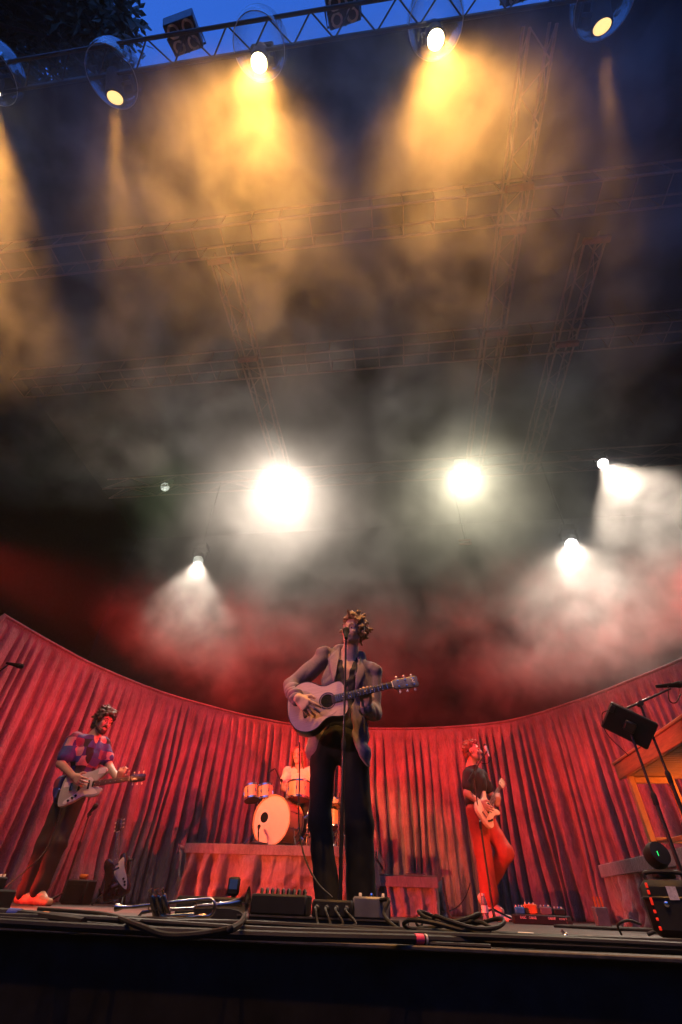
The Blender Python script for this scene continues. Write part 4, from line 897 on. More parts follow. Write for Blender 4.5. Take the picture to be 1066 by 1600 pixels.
for k in (-1, 1):
    MB().tube([(k*.28, -.08, -.12), (k*.42, -.30, .02)], .009, 8).build('spur', M_CHROME, bd)
drum('rack_tom', 'small rack tom at the left end of the drum kit', A(393, 1230, 7.4), (-.25, .25, 1), .105, .17, 6, 'rack toms over the bass drum')
drum('rack_tom', 'small rack tom above the bass drum, second from left', A(415, 1230, 7.42), (-.2, .25, 1), .105, .17, 6, 'rack toms over the bass drum')
drum('snare_drum', 'larger drum with a red underside directly in front of the drummer', A(467, 1224, 7.45), (-.05, .12, 1), .165, .2, 8)
drum('floor_tom', 'dark floor tom glimpsed between the singer\'s legs', A(527, 1252, 7.6), (0, .1, 1), .16, .32, 8)
MB_ = MB()
hw = thing('drum_hardware', 'chrome stands, clamps and pedals packed under the drums', 'drum stand', (-1.45, 7.6, RH))
def stand(parent, p, h, r=.012, spread=.22, nm='stand'):
    p = Vector(p); m = MB().cyl(p, p+Vector((0, 0, h)), r, r*.8, 10); m.cyl(p+Vector((0, 0, h*.5)), p+Vector((0, 0, h*.5+.05)), r*1.7, n=10)
    for k in range(3): a = k*2.09+.4; m.tube([p+Vector((0, 0, min(.28, h*.4))), p+Vector((spread*cos(a), spread*sin(a), .012))], r*.7, 6)
    return m.build(nm, M_CHROME, parent)
stand(hw, (.12, -.1, .005), .42, nm='snare_stand'); stand(hw, (-.55, -.05, .005), .5, nm='tom_stand'); stand(hw, (.55, -.05, .005), .6, nm='hat_stand'); stand(hw, (.33, .25, .005), .45, nm='tom_stand')
m = MB()
for k in range(14):
    a = Vector((random.uniform(.0, .3), random.uniform(-.25, -.0), random.uniform(.12, .42))); m.cyl(a, a+Vector((random.uniform(-.08, .08), random.uniform(-.05, .05), random.uniform(-.06, .06))), random.uniform(.008, .02), n=8)
m.build('clamps', M_CHROME, hw)
m = MB().cyl((-.42, -.12, .38), (-.62, -.16, .50), .011, n=8).cyl((-.38, -.12, .38), (-.36, -.14, .5), .011, n=8).cyl((-.4, -.12, .2), (-.4, -.12, .42), .014, n=8); m.build('tom_mount', M_CHROME, hw)
th = thing('drum_throne', 'round black drum stool under the drummer', 'stool', (hp.x, 8.17, RH)); MB().lathe([(.02, .40), (.16, .41), (.165, .45), (.14, .47), (.001, .475)], (0, 0, 0), (0, 0, 1), 24).build('seat', M_BPLAST, th); stand(th, (0, 0, 0), .4, .015, .24)
hh = thing('hi_hat', 'pair of cymbals on a stand glimpsed between the singer\'s legs', 'cymbals', A(530, 1258, 7.35)); MB().lathe([(.17, 0), (.05, .012), (.03, .03), (.004, .032)], (0, 0, 0), (0, 0, 1), 28).lathe([(.17, -.006), (.05, -.018), (.03, -.034), (.004, -.036)], (0, 0, 0), (0, 0, 1), 28).build('cymbals', mat('cymbal_bronze', (.55, .33, .12), rough=.3, metal=.9), hh)
MB().cyl((0, 0, .15), (0, 0, -hh.location.z+RH+.01), .01, n=8).build('rod', M_CHROME, hh)
# ================================================================== STAGE FURNITURE
M_RISERTOP = mat('riser_deck', (0.06, 0.055, 0.05), rough=0.5, var=0.3)
M_SKIRT = cloth('grey_skirt', (0.20, 0.18, 0.195), 0.6)
M_WOOD = mat('varnished_wood', (0.40, 0.17, 0.07), rough=0.45, var=0.3, scale=5, stretch=(2, 1, 9), bump=0.1, coat=0.2)
M_WOOD2 = mat('pine_frame', (0.55, 0.30, 0.12), rough=0.5, var=0.2, scale=5, stretch=(2, 9, 2))
def riser(label, x0, x1, y0, y1, h, sides, pitch, amp, seed, band=0.11):
    t = thing('stage_riser', label, 'riser', (0, 0, 0))
    MB().box(((x0+x1)/2, (y0+y1)/2, h-.02), (x1-x0, y1-y0, .04), bev=.004).build('deck', M_RISERTOP, t)
    d = amp*.62+.014
    for sd in sides:
        P = {'front': [(x0-.01, y0-d), ((x0+x1)/2, y0-d), (x1+.01, y0-d)], 'left': [(x0-d, y1), (x0-d, (y0+y1)/2), (x0-d, y0-.01)], 'right': [(x1+d, y0-.01), (x1+d, (y0+y1)/2), (x1+d, y1)]}[sd]
        drape(P, h-.03, pitch, amp, 'skirt', t, M_SKIRT, seed, .008, 30, band, .02, .5, .58); seed += 3
        q = [Vector((p[0], p[1], 0)) for p in P]; dv = (q[2]-q[0]).normalized(); n = Vector((dv.y, -dv.x, 0))
        MB().box((q[0]+q[2])/2+n*.02+Vector((0, 0, h-.07)), ((q[2]-q[0]).length, .012, .10), axes(dv, -n, (0, 0, 1)), bev=.003).build('hem_band', M_SKIRT, t)
    for x in (x0+.1, x1-.1):
        for y in (y0+.1, y1-.1): MB().cyl((x, y, 0), (x, y, h-.04), .024, n=8).build('leg', M_METAL, t)
    return t
riser('drum riser with a pleated grey skirt, under the drum kit', -2.76, -.52, 7.02, 9.1, .645, ('front', 'left', 'right'), .235, .24, 61)
riser('low skirted riser to the right of the singer\'s legs', -.46, .37, 7.2, 8.2, .39, ('front', 'right'), .17, .10, 71, .07)
riser('skirted riser at right with the wooden keyboard desk on it', 2.14, 4.2, 3.75, 6.3, .50, ('front', 'left'), .20, .12, 81, .10)
MB().box((.12, 7.13, .397), (.24, .06, .012)).build('plank', M_RISERTOP, bpy.data.objects['stage_riser.001'])

# ------------------------------------------------------------------ microphones and stands
M_MATTE = mat('matte_black', (.009, .009, .009), rough=.8, spec=.06)
M_GRILLE = mat('mic_grille', (0.02, 0.02, 0.02), rough=0.75, metal=0.0, spec=0.2, bump=0.6, bscale=400)
def microphone(label, head, back, r=.025, group=None, col=None):
    """handheld vocal microphone: grille ball at head, body tapering towards back"""
    head = Vector(head); d = (Vector(back)-head).normalized(); t = thing('microphone', label, 'microphone', head, group=group); k = r/.025
    MB().lathe([(.001, -.026*k), (.012*k, -.023*k), (.021*k, -.014*k), (.0252*k, 0), (.0245*k, .012*k), (.0225*k, .02*k)], (0, 0, 0), d, 18, cap=False).build('grille', M_GRILLE, t)
    MB().lathe([(.0245*k, .018*k), (.0255*k, .022*k), (.0245*k, .027*k), (.019*k, .05*k), (.0165*k, .09*k), (.012*k, .17*k), (.0115*k, .18*k)], (0, 0, 0), d, 16).build('handle', col or M_MATTE, t)
    return t
def mic_stand(name, label, foot, top, kind='tripod', boom=None, r=.011, clutch=.62, cat='microphone stand', group=None):
    foot = Vector(foot); top = Vector(top); t = thing(name, label, cat, foot, group=group); v = top-foot; c = v*clutch
    MB().cyl((0, 0, .02), c, r, n=12).build('lower_tube', M_BMETAL, t); MB().cyl(c, v, r*.68, n=10).build('upper_tube', M_BMETAL, t)
    MB().lathe([(r*.9, -.03), (r*1.3, -.02), (r*1.35, .03), (r*.9, .045)], c, v, 12).build('clutch', M_BPLAST, t)
    if kind == 'round': MB().lathe([(.001, .03), (.03, .03), (.06, .022), (.125, .014), (.13, .0), (.001, .0)], (0, 0, 0), (0, 0, 1), 32).build('base', M_BMETAL, t)
    else:
        for k in range(3): a = k*2.09+.5; MB().tube([(0, 0, .10), (.05*cos(a), .05*sin(a), .085), (.28*cos(a), .28*sin(a), .012)], .009, 8).build('leg', M_BMETAL, t)
    if boom:
        p, q = Vector(boom[0])-foot, Vector(boom[1])-foot; MB().cyl(p, q, .0075, n=10).build('boom', M_BMETAL, t)
        MB().cyl(v-Vector((0, .02, 0)), v+Vector((0, .02, 0)), .018, n=12).build('boom_joint', M_BPLAST, t)
    return t
F0 = Vector((A(535, 1300, 2.92).x, 2.92, 0)); mt = A(541, 992, 2.93)
mic_stand('mic_stand', 'straight black microphone stand in front of the singer', (mt.x, 2.93, 0), mt, 'round', r=.0105, clutch=.53)
microphone('black vocal microphone right in front of the singer\'s mouth', A(541, 985, 3.02), A(541, 1000, 2.86), .026)
p = A(33, 1041, 4.0); q = A(-6, 1032, 4.0)
mic_stand('mic_stand', 'boom microphone stand at the far left picture edge, mostly out of view', (q.x-.12, 4.0, 0), A(6, 1046, 4.0)+Vector((-.10, 0, -.1)), boom=(A(6, 1046, 4.0)+Vector((-.12, 0, -.12)), p+(q-p)*.45))
microphone('black microphone on a boom in front of the curtain at far left', p, q)
bt = A(740, 1214, 6.55)
mic_stand('mic_stand', 'boom microphone stand between the bass player and the audience', (bt.x, 6.55, 0), bt, boom=(A(731, 1220, 6.55), A(761, 1174, 6.55)), r=.012)
bm_ = microphone('slim microphone held up to the bass player\'s face on a boom', A(758, 1165, 6.6), A(766, 1186, 6.52), .022, col=M_METAL)
MB().tube(curve([A(766, 1186, 6.52), A(763, 1192, 6.5), A(754, 1193, 6.5), A(747, 1189, 6.53), A(740, 1205, 6.53)], 6), .004, 6).build('mic_cable', M_BPLAST, bm_).matrix_parent_inverse = Matrix.Translation(-bm_.location)
rt0 = A(1000, 1100, 3.6); rp = A(1048, 1076, 3.6)
mic_stand('mic_stand', 'boom microphone stand at right, boom rising to the picture edge', (rt0.x, 3.6, 0), rt0, boom=(A(979, 1107, 3.6), rp), r=.012)
rm = microphone('black microphone on the boom at the right picture edge', A(1066, 1069, 3.6), A(1044, 1071, 3.62), .024)
MB().tube(curve([A(1044, 1072, 3.6), A(1046, 1094, 3.6), A(1056, 1098, 3.6), A(1064, 1084, 3.6)], 6), .004, 6).build('mic_cable', M_BPLAST, rm).matrix_parent_inverse = Matrix.Translation(-rm.location)
# drum microphones
dq = A(432, 1200, 7.55); microphone('small pencil microphone above the small toms, against the curtain', A(421, 1206, 7.5), A(433, 1199, 7.58), .014)
mic_stand('mic_stand', 'thin stand behind the toms holding the small overhead microphone', (dq.x+.02, 7.9, .645), Vector((dq.x+.02, 7.9, dq.z-.1)), boom=(Vector((dq.x+.02, 7.93, dq.z-.13)), A(430, 1201, 7.56)), r=.008)
kq = A(404, 1300, 7.0); kt = mic_stand('mic_stand', 'short stand in front of the bass drum port', (kq.x, 7.06, .645), A(404, 1296, 7.06), 'round', r=.008)
microphone('stubby microphone aimed into the bass drum port hole', A(405, 1291, 7.16), A(404, 1297, 7.02), .022)
# black stand by the spare guitar
sq = A(140, 1272, 6.3); mic_stand('mic_stand', 'short black stand with an angled microphone between the guitarist and the spare guitar', (sq.x, 6.3, 0), sq, r=.012, boom=(A(137, 1276, 6.3), A(146, 1264, 6.2)))
microphone('microphone on the short black stand behind the guitarist', A(150, 1259, 6.2), A(141, 1269, 6.3), .028)

# ------------------------------------------------------------------ right: tablet on a stand, keyboard desk, cases
tc_ = A(983, 1133, 3.6); tabx = (A(1000, 1149, 3.6)-A(955, 1127, 3.6)).normalized(); tz = Vector((-.25, -.75, -.6)); tz = (tz-tabx*tz.dot(tabx)).normalized()
tb = thing('tablet_monitor', 'black slab-shaped monitor on a stand, its lit edge red, seen from below', 'monitor', tc_, axes(tabx, tz.cross(tabx), tz))
MB().box((0, 0, 0), (.30, .20, .035), bev=.008).build('case', M_BPLAST, tb); MB().box((0, 0, -.021), (.27, .17, .004)).build('screen', mat('screen_glass', (.02, .02, .025), rough=.1), tb)
MB().box((-.135, .06, .024), (.03, .05, .012), bev=.003).box((0, 0, .03), (.07, .07, .03), bev=.006).build('bracket', M_BMETAL, tb)
MB().tube(curve([(-.14, .05, .03), (-.18, .0, .05), (-.12, -.1, .08), (.05, -.18, .06)], 6), .003, 6).build('power_lead', M_BPLAST, tb)
tft = Vector((A(1045, 1310, 3.55).x, 3.55, 0)); mic_stand('tablet_stand', 'black stand carrying the slab-shaped monitor at right', tft, tc_+Vector((0, .02, -.06)), r=.012, cat='stand')
kd = thing('keyboard_desk', 'varnished wooden keyboard desk on the right riser, its slatted underside showing', 'desk', (2.14, 3.6, .5))
MB().box((.02, .86, .66), (.04, 1.78, .13), bev=.006).build('side_board', M_WOOD, kd)
MB().box((.36, 1.70, .66), (.64, .04, .12), bev=.006).build('end_board', M_WOOD, kd)
MB().box((.35, .86, .735), (.72, 1.80, .025), bev=.005).build('top', M_WOOD, kd)
sm_ = MB().box((0, 0, 0), (.62, .055, .012), bev=.003).mesh('slat', M_WOOD2)
for k in range(26): obj('slat', sm_, kd).location = (.36, .03+k*.064, .602)
for x in (.045, .40):
    for y in (1.58, .12): MB().box((x, y, .298), (.05, .05, .59), bev=.004).build('post', M_WOOD2, kd)
for y in (1.58, .12):
    MB().box((.222, y, .562), (.30, .045, .05), bev=.004).build('rail', M_WOOD2, kd); MB().box((.222, y, .10), (.30, .045, .04), bev=.004).build('rail', M_WOOD2, kd)
MB().box((.222, .85, .10), (.045, 1.40, .035), bev=.004).build('stretcher', M_WOOD2, kd)
ec = thing('equipment_case', 'black equipment case at far right, white label on its side, edge glow imitating red light', 'equipment case', (1.42, 3.38, 0))
Rz = Matrix.Rotation(radians(-18), 3, 'Z')
MB().box(Rz @ Vector((0, 0, .125)), (.27, .24, .23), Rz, bev=.03).build('body', M_BPLAST, ec)
MB().box(Rz @ Vector((0, 0, .165)), (.278, .248, .012), Rz, bev=.004).build('lid_seam', M_BMETAL, ec)
M_REDEDGE = emit('red_edge_glow', (1.0, 0.03, 0.01), .6)
for z, h in ((.215, .022), (.187, .018), (.15, .03), (.11, .014), (.08, .012), (.045, .016)): MB().box(Rz @ Vector((-.105, -.123, z)), (.012, .008, h), Rz, bev=.002).build('red_glow_strip', M_REDEDGE, ec)  # glowing strips stand in for red stage light caught on the edge
MB().box(Rz @ Vector((.005, -.1225, .185)), (.045, .004, .055), Rz).build('label', mat('label_paper', (.55, .52, .58), rough=.7, var=.3, scale=60), ec)
for x, z in ((.03, .10), (-.04, .14), (.1, .13)): MB().lathe([(.012, 0), (.012, .008), (.006, .012)], Rz @ Vector((x, -.12, z)), Rz @ Vector((0, -1, 0)), 12).build('catch', M_CHROME, ec)
MB().tube(curve([Rz @ Vector(v) for v in ((-.09, 0, .24), (-.08, 0, .275), (.08, 0, .275), (.09, 0, .24))], 5), .010, 8).build('handle', M_BPLAST, ec)
rs = thing('fan_unit', 'round black unit with a tiny green light standing on the equipment case', 'fan', (1.44, 3.42, .285)); MB().lathe([(.03, -.045), (.055, -.04), (.062, .0), (.055, .04), (.03, .045)], (0, 0, .07), (.2, -1, .25), 24).build('housing', M_BPLAST, rs)
MB().box((0, 0, -.02), (.10, .08, .03), bev=.008).build('foot', M_BPLAST, rs); MB().box((-.012, -.05, .075), (.003, .006, .022)).build('green_light', emit('green_indicator', (.03, 1, .2), 1.2), rs)

# ------------------------------------------------------------------ front: pedals, boards, trumpet
M_PEDBLUE = mat('blue_pedal', (0.02, 0.16, 0.42), rough=.35); M_PEDORG = mat('orange_pedal', (0.55, 0.16, 0.03), rough=.35); M_PEDGRY = mat('grey_pedal', (.12, .12, .13), rough=.4)
def pedal(label, c, size, m, rz=0, knobs=3, group=None, jacks=0, switch=True):
    R = Matrix.Rotation(rz, 3, 'Z'); t = thing('effects_pedal', label, 'effects pedal', c, R, group); w, d, h = size
    MB().box((0, 0, h/2), size, bev=min(.008, h*.2)).build('housing', m, t)
    for k in range(knobs): MB().lathe([(.008, 0), (.007, .012), (.005, .014)], (w*(-.32+.64*k/max(1, knobs-1)), d*.25, h), (0, 0, 1), 10).build('knob', M_BONE, t)
    if switch: MB().lathe([(.010, 0), (.009, .008), (.006, .013)], (0, -d*.28, h), (0, 0, 1), 10).build('foot_switch', M_CHROME, t)
    for k in range(jacks):
        x = w*(-.36+.72*k/max(1, jacks-1)); j = MB().cyl((x, -d/2+.002, h*.55), (x, -d/2-.012, h*.55), .012, n=12).build('jack_socket', M_CHROME, t)
        MB().cyl((x, -d/2-.010, h*.55), (x, -d/2-.045, h*.55), .0095, .0075, 12).build('plug', M_TRIM, j)
    return t
fbx = thing('pedal_platform', 'low black platform under the pedals in front of the singer', 'platform', (-.40, 2.78, 0))
MB().box((0, 0, .021), (.72, .30, .042), bev=.004).build('board', M_BPLAST, fbx); MB().box((0, -.152, .042), (.72, .006, .006)).build('edge_strip', M_TRIM, fbx)
pedal('long black volume pedal box at the left end of the platform, leads along its top', (-.59, 2.77, .043), (.26, .17, .075), M_BPLAST, 0, 0, switch=False)
pedal('black box with four plugged jacks at the front of the platform', (-.335, 2.70, .043), (.185, .10, .062), M_BPLAST, 0, 0, jacks=4, switch=False)
pedal('grey-sided pedal with an orange plug at the right end of the platform', (-.165, 2.78, .043), (.17, .16, .078), M_PEDGRY, .05, 2)
pedal('black flat pedal box lying left of the platform behind the trumpet', (-.93, 2.85, .0), (.34, .22, .10), M_BPLAST, 0, 0, switch=False)
m = bpy.data.objects['effects_pedal']
for k in range(9): 
    a = Vector((-.11+.026*k, .02, .078)); MB().tube(curve([a, a+Vector((.008, -.03, .014)), a+Vector((.02, -.06, .008)), a+Vector((.022, -.08, -.01))], 4), .0055, 6).build('patch_lead', M_BPLAST, m)
tu = thing('clip_tuner', 'small dark tuner with a blue screen standing on the black box', 'tuner', (-.845, 2.80, .10)); MB().box((0, 0, .042), (.06, .02, .072), bev=.009).build('case', M_BPLAST, tu); MB().box((0, -.0105, .050), (.040, .002, .038)).build('screen', emit('blue_screen', (.05, .12, .35), .08), tu); MB().cyl((0, .02, 0), (0, .0, .03), .012, n=8).build('foot', M_BPLAST, tu)
# trumpet
M_BRASS = mat('lacquered_brass', (0.62, 0.42, 0.24), rough=0.2, metal=1.0, var=0.15, scale=30)
M_SILVER = mat('tarnished_silver', (0.45, 0.40, 0.38), rough=0.22, metal=1.0, var=0.2, scale=30)
t0 = A(181, 1418, 2.40); t1 = A(384, 1411, 2.40); tx = (t1-t0).normalized(); tyv = Vector((0, 0, 1)).cross(tx).normalized()
tp = thing('trumpet', 'trumpet lying on the stage edge, bell to the right', 'trumpet', t0, axes(tx, tyv, tx.cross(tyv)))
Lb = (t1-t0).length
MB().lathe([(.004, .0), (.0135, .0), (.0135, .006), (.010, .02), (.006, .035), (.0055, .075), (.0048, .085)], (0, 0, 0), (1, 0, 0), 16).build('mouthpiece', M_SILVER, tp)
u = [(Lb*.72+.028*sin(a), 0, .018-.028+.028*cos(a)) for a in [pi*k/10 for k in range(11)]]
MB().tube([(.08, 0, .0), (.2, 0, .008)]+[(Lb*.72, 0, .018)]+u[1:], .0062, 10).build('lead_pipe', M_SILVER, tp)
MB().tube([(Lb*.72, 0, -.038), (Lb*.5, 0, -.038), (Lb*.40, 0, -.036)], .0068, 10).build('tuning_slide', M_BRASS, tp)
for k in range(3):
    x = Lb*.31+.026*k; MB().lathe([(.004, -.058), (.0125, -.055), (.0125, .05), (.009, .055), (.0035, .056), (.0035, .072), (.009, .073), (.009, .077)], (x, .0, -.012), (-.28, -.45, .85), 14).build('valve', M_SILVER, tp)
MB().tube([(Lb*.29, .02, -.05), (Lb*.2, .02, -.052), (Lb*.17, .02, -.035), (Lb*.2, .02, -.018), (Lb*.35, .02, -.012), (Lb*.6, .02, -.012)], .0064, 10).build('bell_pipe', M_SILVER, tp)
MB().lathe([(.0064, 0), (.008, Lb*.15), (.012, Lb*.26), (.022, Lb*.34), (.04, Lb*.385), (.056, Lb*.40), (.0565, Lb*.402), (.040, Lb*.388), (.02, Lb*.345), (.008, Lb*.27)], (Lb*.6, .02, -.006), (1, .08, .02), 32, cap=False).build('bell', M_SILVER, tp)
MB().tube(curve([(Lb*.62, -.0, -.052), (Lb*.40, -.01, -.05), (Lb*.37, -.01, -.042), (Lb*.40, -.01, -.034), (Lb*.62, 0, -.03)], 5), .006, 8).build('valve_slide', M_BRASS, tp)
MB().cyl((Lb*.62, 0, .016), (Lb*.62, .018, -.012), .003, n=8).build('brace', M_BRASS, tp); MB().cyl((Lb*.25, 0, .010), (Lb*.25, .02, -.014), .003, n=8).build('brace', M_BRASS, tp)
for x in (.66, .68, .70): MB().lathe([(.0095, -.006), (.011, 0), (.0095, .006)], (Lb*x, 0, -.038), (1, 0, 0), 12).build('ferrule', M_BRASS, tp)
# adaptor plug on the floor, bottle, paper, little box
ja = thing('jack_plug', 'small silver jack plug lying alone on the bare stage floor at right', 'plug', atz(884, 1464, .014)); MB().ball((0, 0, 0), (.014, .014, .014), 12, 8).cyl((0, 0, .008), (-.012, 0, .02), .006, n=8).build('plug_body', M_CHROME, ja)
M_PET, _n, _b = nodes('clear_bottle'); _b.inputs['Base Color'].default_value = (.9, .85, .8, 1); _b.inputs['Transmission Weight'].default_value = .85; _b.inputs['Roughness'].default_value = .12; _b.inputs['IOR'].default_value = 1.2
bo = thing('water_bottle', 'clear plastic water bottle standing by the bass player\'s foot', 'bottle', (A(759, 1430, 6.2).x, 6.2, 0)); MB().lathe([(.001, 0), (.03, .0), (.033, .01), (.031, .06), (.033, .07), (.031, .12), (.032, .15), (.02, .185), (.013, .195), (.013, .205)], (0, 0, 0), (0, 0, 1), 20).build('bottle_body', M_PET, bo); MB().lathe([(.0335, .07), (.0335, .125)], (0, 0, 0), (0, 0, 1), 20, cap=False).build('label', M_PGUARD, bo); MB().lathe([(.015, .2), (.015, .218)], (0, 0, 0), (0, 0, 1), 14).build('cap', M_PGUARD, bo)
pp = thing('set_list', 'sheet of white paper lying flat on the stage beside the bottle', 'paper', (A(735, 1438, 6.0).x, 6.0, .001)); MB().box((0, 0, .001), (.30, .21, .0012), Matrix.Rotation(.1, 3, 'Z')).build('sheet', M_PGUARD, pp)
sx_ = thing('power_box', 'small upright grey box at the foot of the right riser', 'box', (A(938, 1425, 5.6).x, 5.6, 0)); MB().box((0, 0, .07), (.11, .10, .14), bev=.006).build('case', M_PEDGRY, sx_)
for k in range(3): MB().box((-.03+.03*k, -.02, .175), (.012, .012, .07)).build('lead_plug', M_PEDORG, sx_)
# the bass player's pedal board, right of him
pbx = A(846, 1440, 6.0).x; pb = thing('pedal_board', 'black pedal board on the floor to the right of the bass player', 'pedal board', (pbx, 6.0, 0), Matrix.Rotation(-.10, 3, 'Z'))
MB().box((0, 0, .035), (.52, .26, .07), bev=.008).build('board', M_BPLAST, pb); MB().box((.235, -.132, .02), (.05, .02, .05), bev=.004).build('corner', M_BMETAL, pb)
def text(s, size, loc, parent, m, rot=(pi/2, 0, 0), name='lettering'):
    cu = bpy.data.curves.new(name, 'FONT'); cu.body = s; cu.size = size; cu.extrude = .0006; cu.align_x = 'CENTER'; o0 = bpy.data.objects.new(name, cu); COL.objects.link(o0)
    bpy.context.view_layer.update(); me = bpy.data.meshes.new_from_object(o0.evaluated_get(bpy.context.evaluated_depsgraph_get())); bpy.data.objects.remove(o0); bpy.data.curves.remove(cu)
    me.materials.clear(); me.materials.append(m); o = obj(name, me, parent); o.location = loc; o.rotation_euler = rot; return o
M_LETTER = mat('white_print', (.75, .6, .58), rough=.6, var=.05)
for s_, x in (('DISC', -.17), ('OBNE', -.085), ('OBNE', .085), ('nova S', .185)): text(s_, .026, (x, -.1315, .040), pb, M_LETTER)
cz = Matrix.Rotation(-.10, 3, 'Z'); pw = lambda x, y: Vector((pbx, 6.0, .071))+cz @ Vector((x, y, 0))
pedal('blue pedal at the left end of the bass player\'s board', pw(-.185, -.05), (.085, .12, .05), M_PEDBLUE, -.1, 3); pedal('tall orange pedal, second on the bass player\'s board', pw(-.08, -.02), (.12, .11, .075), M_PEDORG, -.1, 3)
pedal('dark pedal with bright knobs in the middle of the bass player\'s board', pw(.06, .0), (.11, .12, .06), M_PEDGRY, -.1, 3); pedal('dark pedal at the right end of the bass player\'s board', pw(.18, -.01), (.10, .12, .05), M_BPLAST, -.1, 3)
# left edge: black boxes
lb_ = A(2, 1390, 3.4); la = thing('pedal_board', 'dark pedal board cut by the left picture edge', 'pedal board', (lb_.x-.26, 3.5, 0)); MB().box((0, 0, .05), (.42, .26, .10), bev=.01).build('board', M_BPLAST, la)
for k in range(3): pedal(('dark pedal at the left picture edge, nearest the guitarist', 'middle dark pedal at the left picture edge', 'outermost dark pedal at the left picture edge')[k], (lb_.x-.11-.11*k, 3.46, .101), (.085, .12, .06), M_PEDGRY if k else M_BPLAST, 0, 3)
am = thing('small_amplifier', 'small black amplifier with a block coloured as if orange-lit on top, behind the guitarist', 'amplifier', (A(118, 1400, 6.2).x, 6.25, 0)); MB().box((0, 0, .11), (.26, .2, .21), bev=.012).build('cabinet', M_BPLAST, am); MB().box((0, -.103, .10), (.2, .006, .14)).build('grille', M_BLACK, am); MB().box((0, 0, .245), (.09, .06, .045), bev=.012).build('block', M_PEDORG, am)  # orange light on the block is put into its colour

# ------------------------------------------------------------------ cables
M_CABLE = mat('rubber_cable', (0.016, 0.015, 0.014), rough=0.58, var=0.3, spec=0.25)
M_TAPES = {'pink': mat('pink_tape', (.75, .06, .14), rough=.5), 'orange': mat('orange_tape', (.6, .2, .05), rough=.5), 'blue': mat('blue_tape', (.03, .06, .35), rough=.5), 'white': mat('white_tape', (.65, .6, .55), rough=.5)}
def cable(label, pts, r, tapes=(), group=None, n=10):
    c = curve(pts, n); o = MB().tube(c, r, 8).build('cable', M_CABLE); tag(o, label, 'cable', group)
    for f, colr, w in tapes:
        i = int(f*(len(c)-1)); j = i
        while j < len(c)-1 and (c[j]-c[i]).length < w: j += 1
        d = (c[min(i+1, len(c)-1)]-c[i]).normalized(); MB().tube([c[i], c[i]+d*w*.5, c[i]+d*w], r*1.12, 12).build('tape_band', M_TAPES[colr], o)
    return o
rr = random.Random(4)
G = 'black cables bundled along the stage edge'
for k in range(13):
    y0 = 2.02+.028*k; r = rr.uniform(.005, .0095); z = r+rr.choice((0, 0, .012, .024))*(.5+.5*rr.random())
    xs = sorted(rr.uniform(-3.0, 2.4) for _ in range(2)); x0, x1 = (-3.4, rr.uniform(.2, 2.6)) if k % 2 == 0 else (rr.uniform(-2.6, -1.0), 2.8)
    n = 8; pts = []
    for i in range(n):
        f = i/(n-1); pts.append((x0+(x1-x0)*f, y0+.05*sin(f*5+k*1.7)+rr.uniform(-.03, .03), max(r, z+rr.uniform(-.01, .012))))
    tp_ = {2: [(.52, 'pink', .0)], 3: [], 4: [(.5, 'white', .035)]}.get(k, [])
    cable('black rubber cable in the stage-edge bundle, '+('coming in from the left' if k % 2 == 0 else 'running off to the right'), pts, r, [t for t in tp_ if t[2] > 0], G)
fl_ = lambda px, py, z=.012: atz(px, py, z)
cable('thick black cable bound with bright pink tape at the stage edge', [fl_(-100, 1436, .012), fl_(180, 1452, .012), fl_(400, 1461, .014), fl_(540, 1465, .016), fl_(640, 1467, .016), fl_(720, 1470, .014), fl_(850, 1476, .012), fl_(1000, 1482, .012), fl_(1200, 1490, .012)], .0115, [(.515, 'pink', .028), (.545, 'white', .006)])
cable('black cable bound with orange tape near the left end of the stage edge', [fl_(-60, 1422, .02), fl_(40, 1428, .018), fl_(130, 1436, .018), fl_(220, 1444, .018)], .012, [(.45, 'orange', .05)])
cable('black cable bound with blue tape at the left end of the stage edge', [fl_(-80, 1424, .03), fl_(0, 1426, .03), fl_(60, 1432, .025), fl_(130, 1442, .02)], .014, [(.42, 'blue', .05)])
cable('black cable sagging in a wide loop in front of the trumpet', [fl_(60, 1420, .03), fl_(160, 1428, .03), fl_(215, 1446, .03), fl_(262, 1462, .02), fl_(330, 1458, .03), fl_(372, 1446, .045), fl_(383, 1428, .05)], .0075)
cable('thin black cable lying across the floor with strips of white tape at right', [fl_(735, 1455, .01), fl_(830, 1461, .009), fl_(930, 1466, .009), fl_(1066, 1473, .009), fl_(1150, 1477, .009)], .008, [(.20, 'white', .07), (.48, 'white', .08), (.66, 'white', .12)])
for k, (cx, cy_, R1, R2) in enumerate(((700, 1462, .16, .10), (735, 1463, .13, .13), (705, 1460, .12, .08))):
    c = fl_(cx, cy_, .015); cable(('coil of black cable right of the pink tape, outer loop', 'coil of black cable right of the pink tape, front loop', 'coil of black cable right of the pink tape, inner loop')[k], [c+Vector((R1*cos(a), R2*sin(a), .012+.012*k+.014*(1+sin(a*2+k)))) for a in [k+2*pi*i/10 for i in range(11)]], .0068)
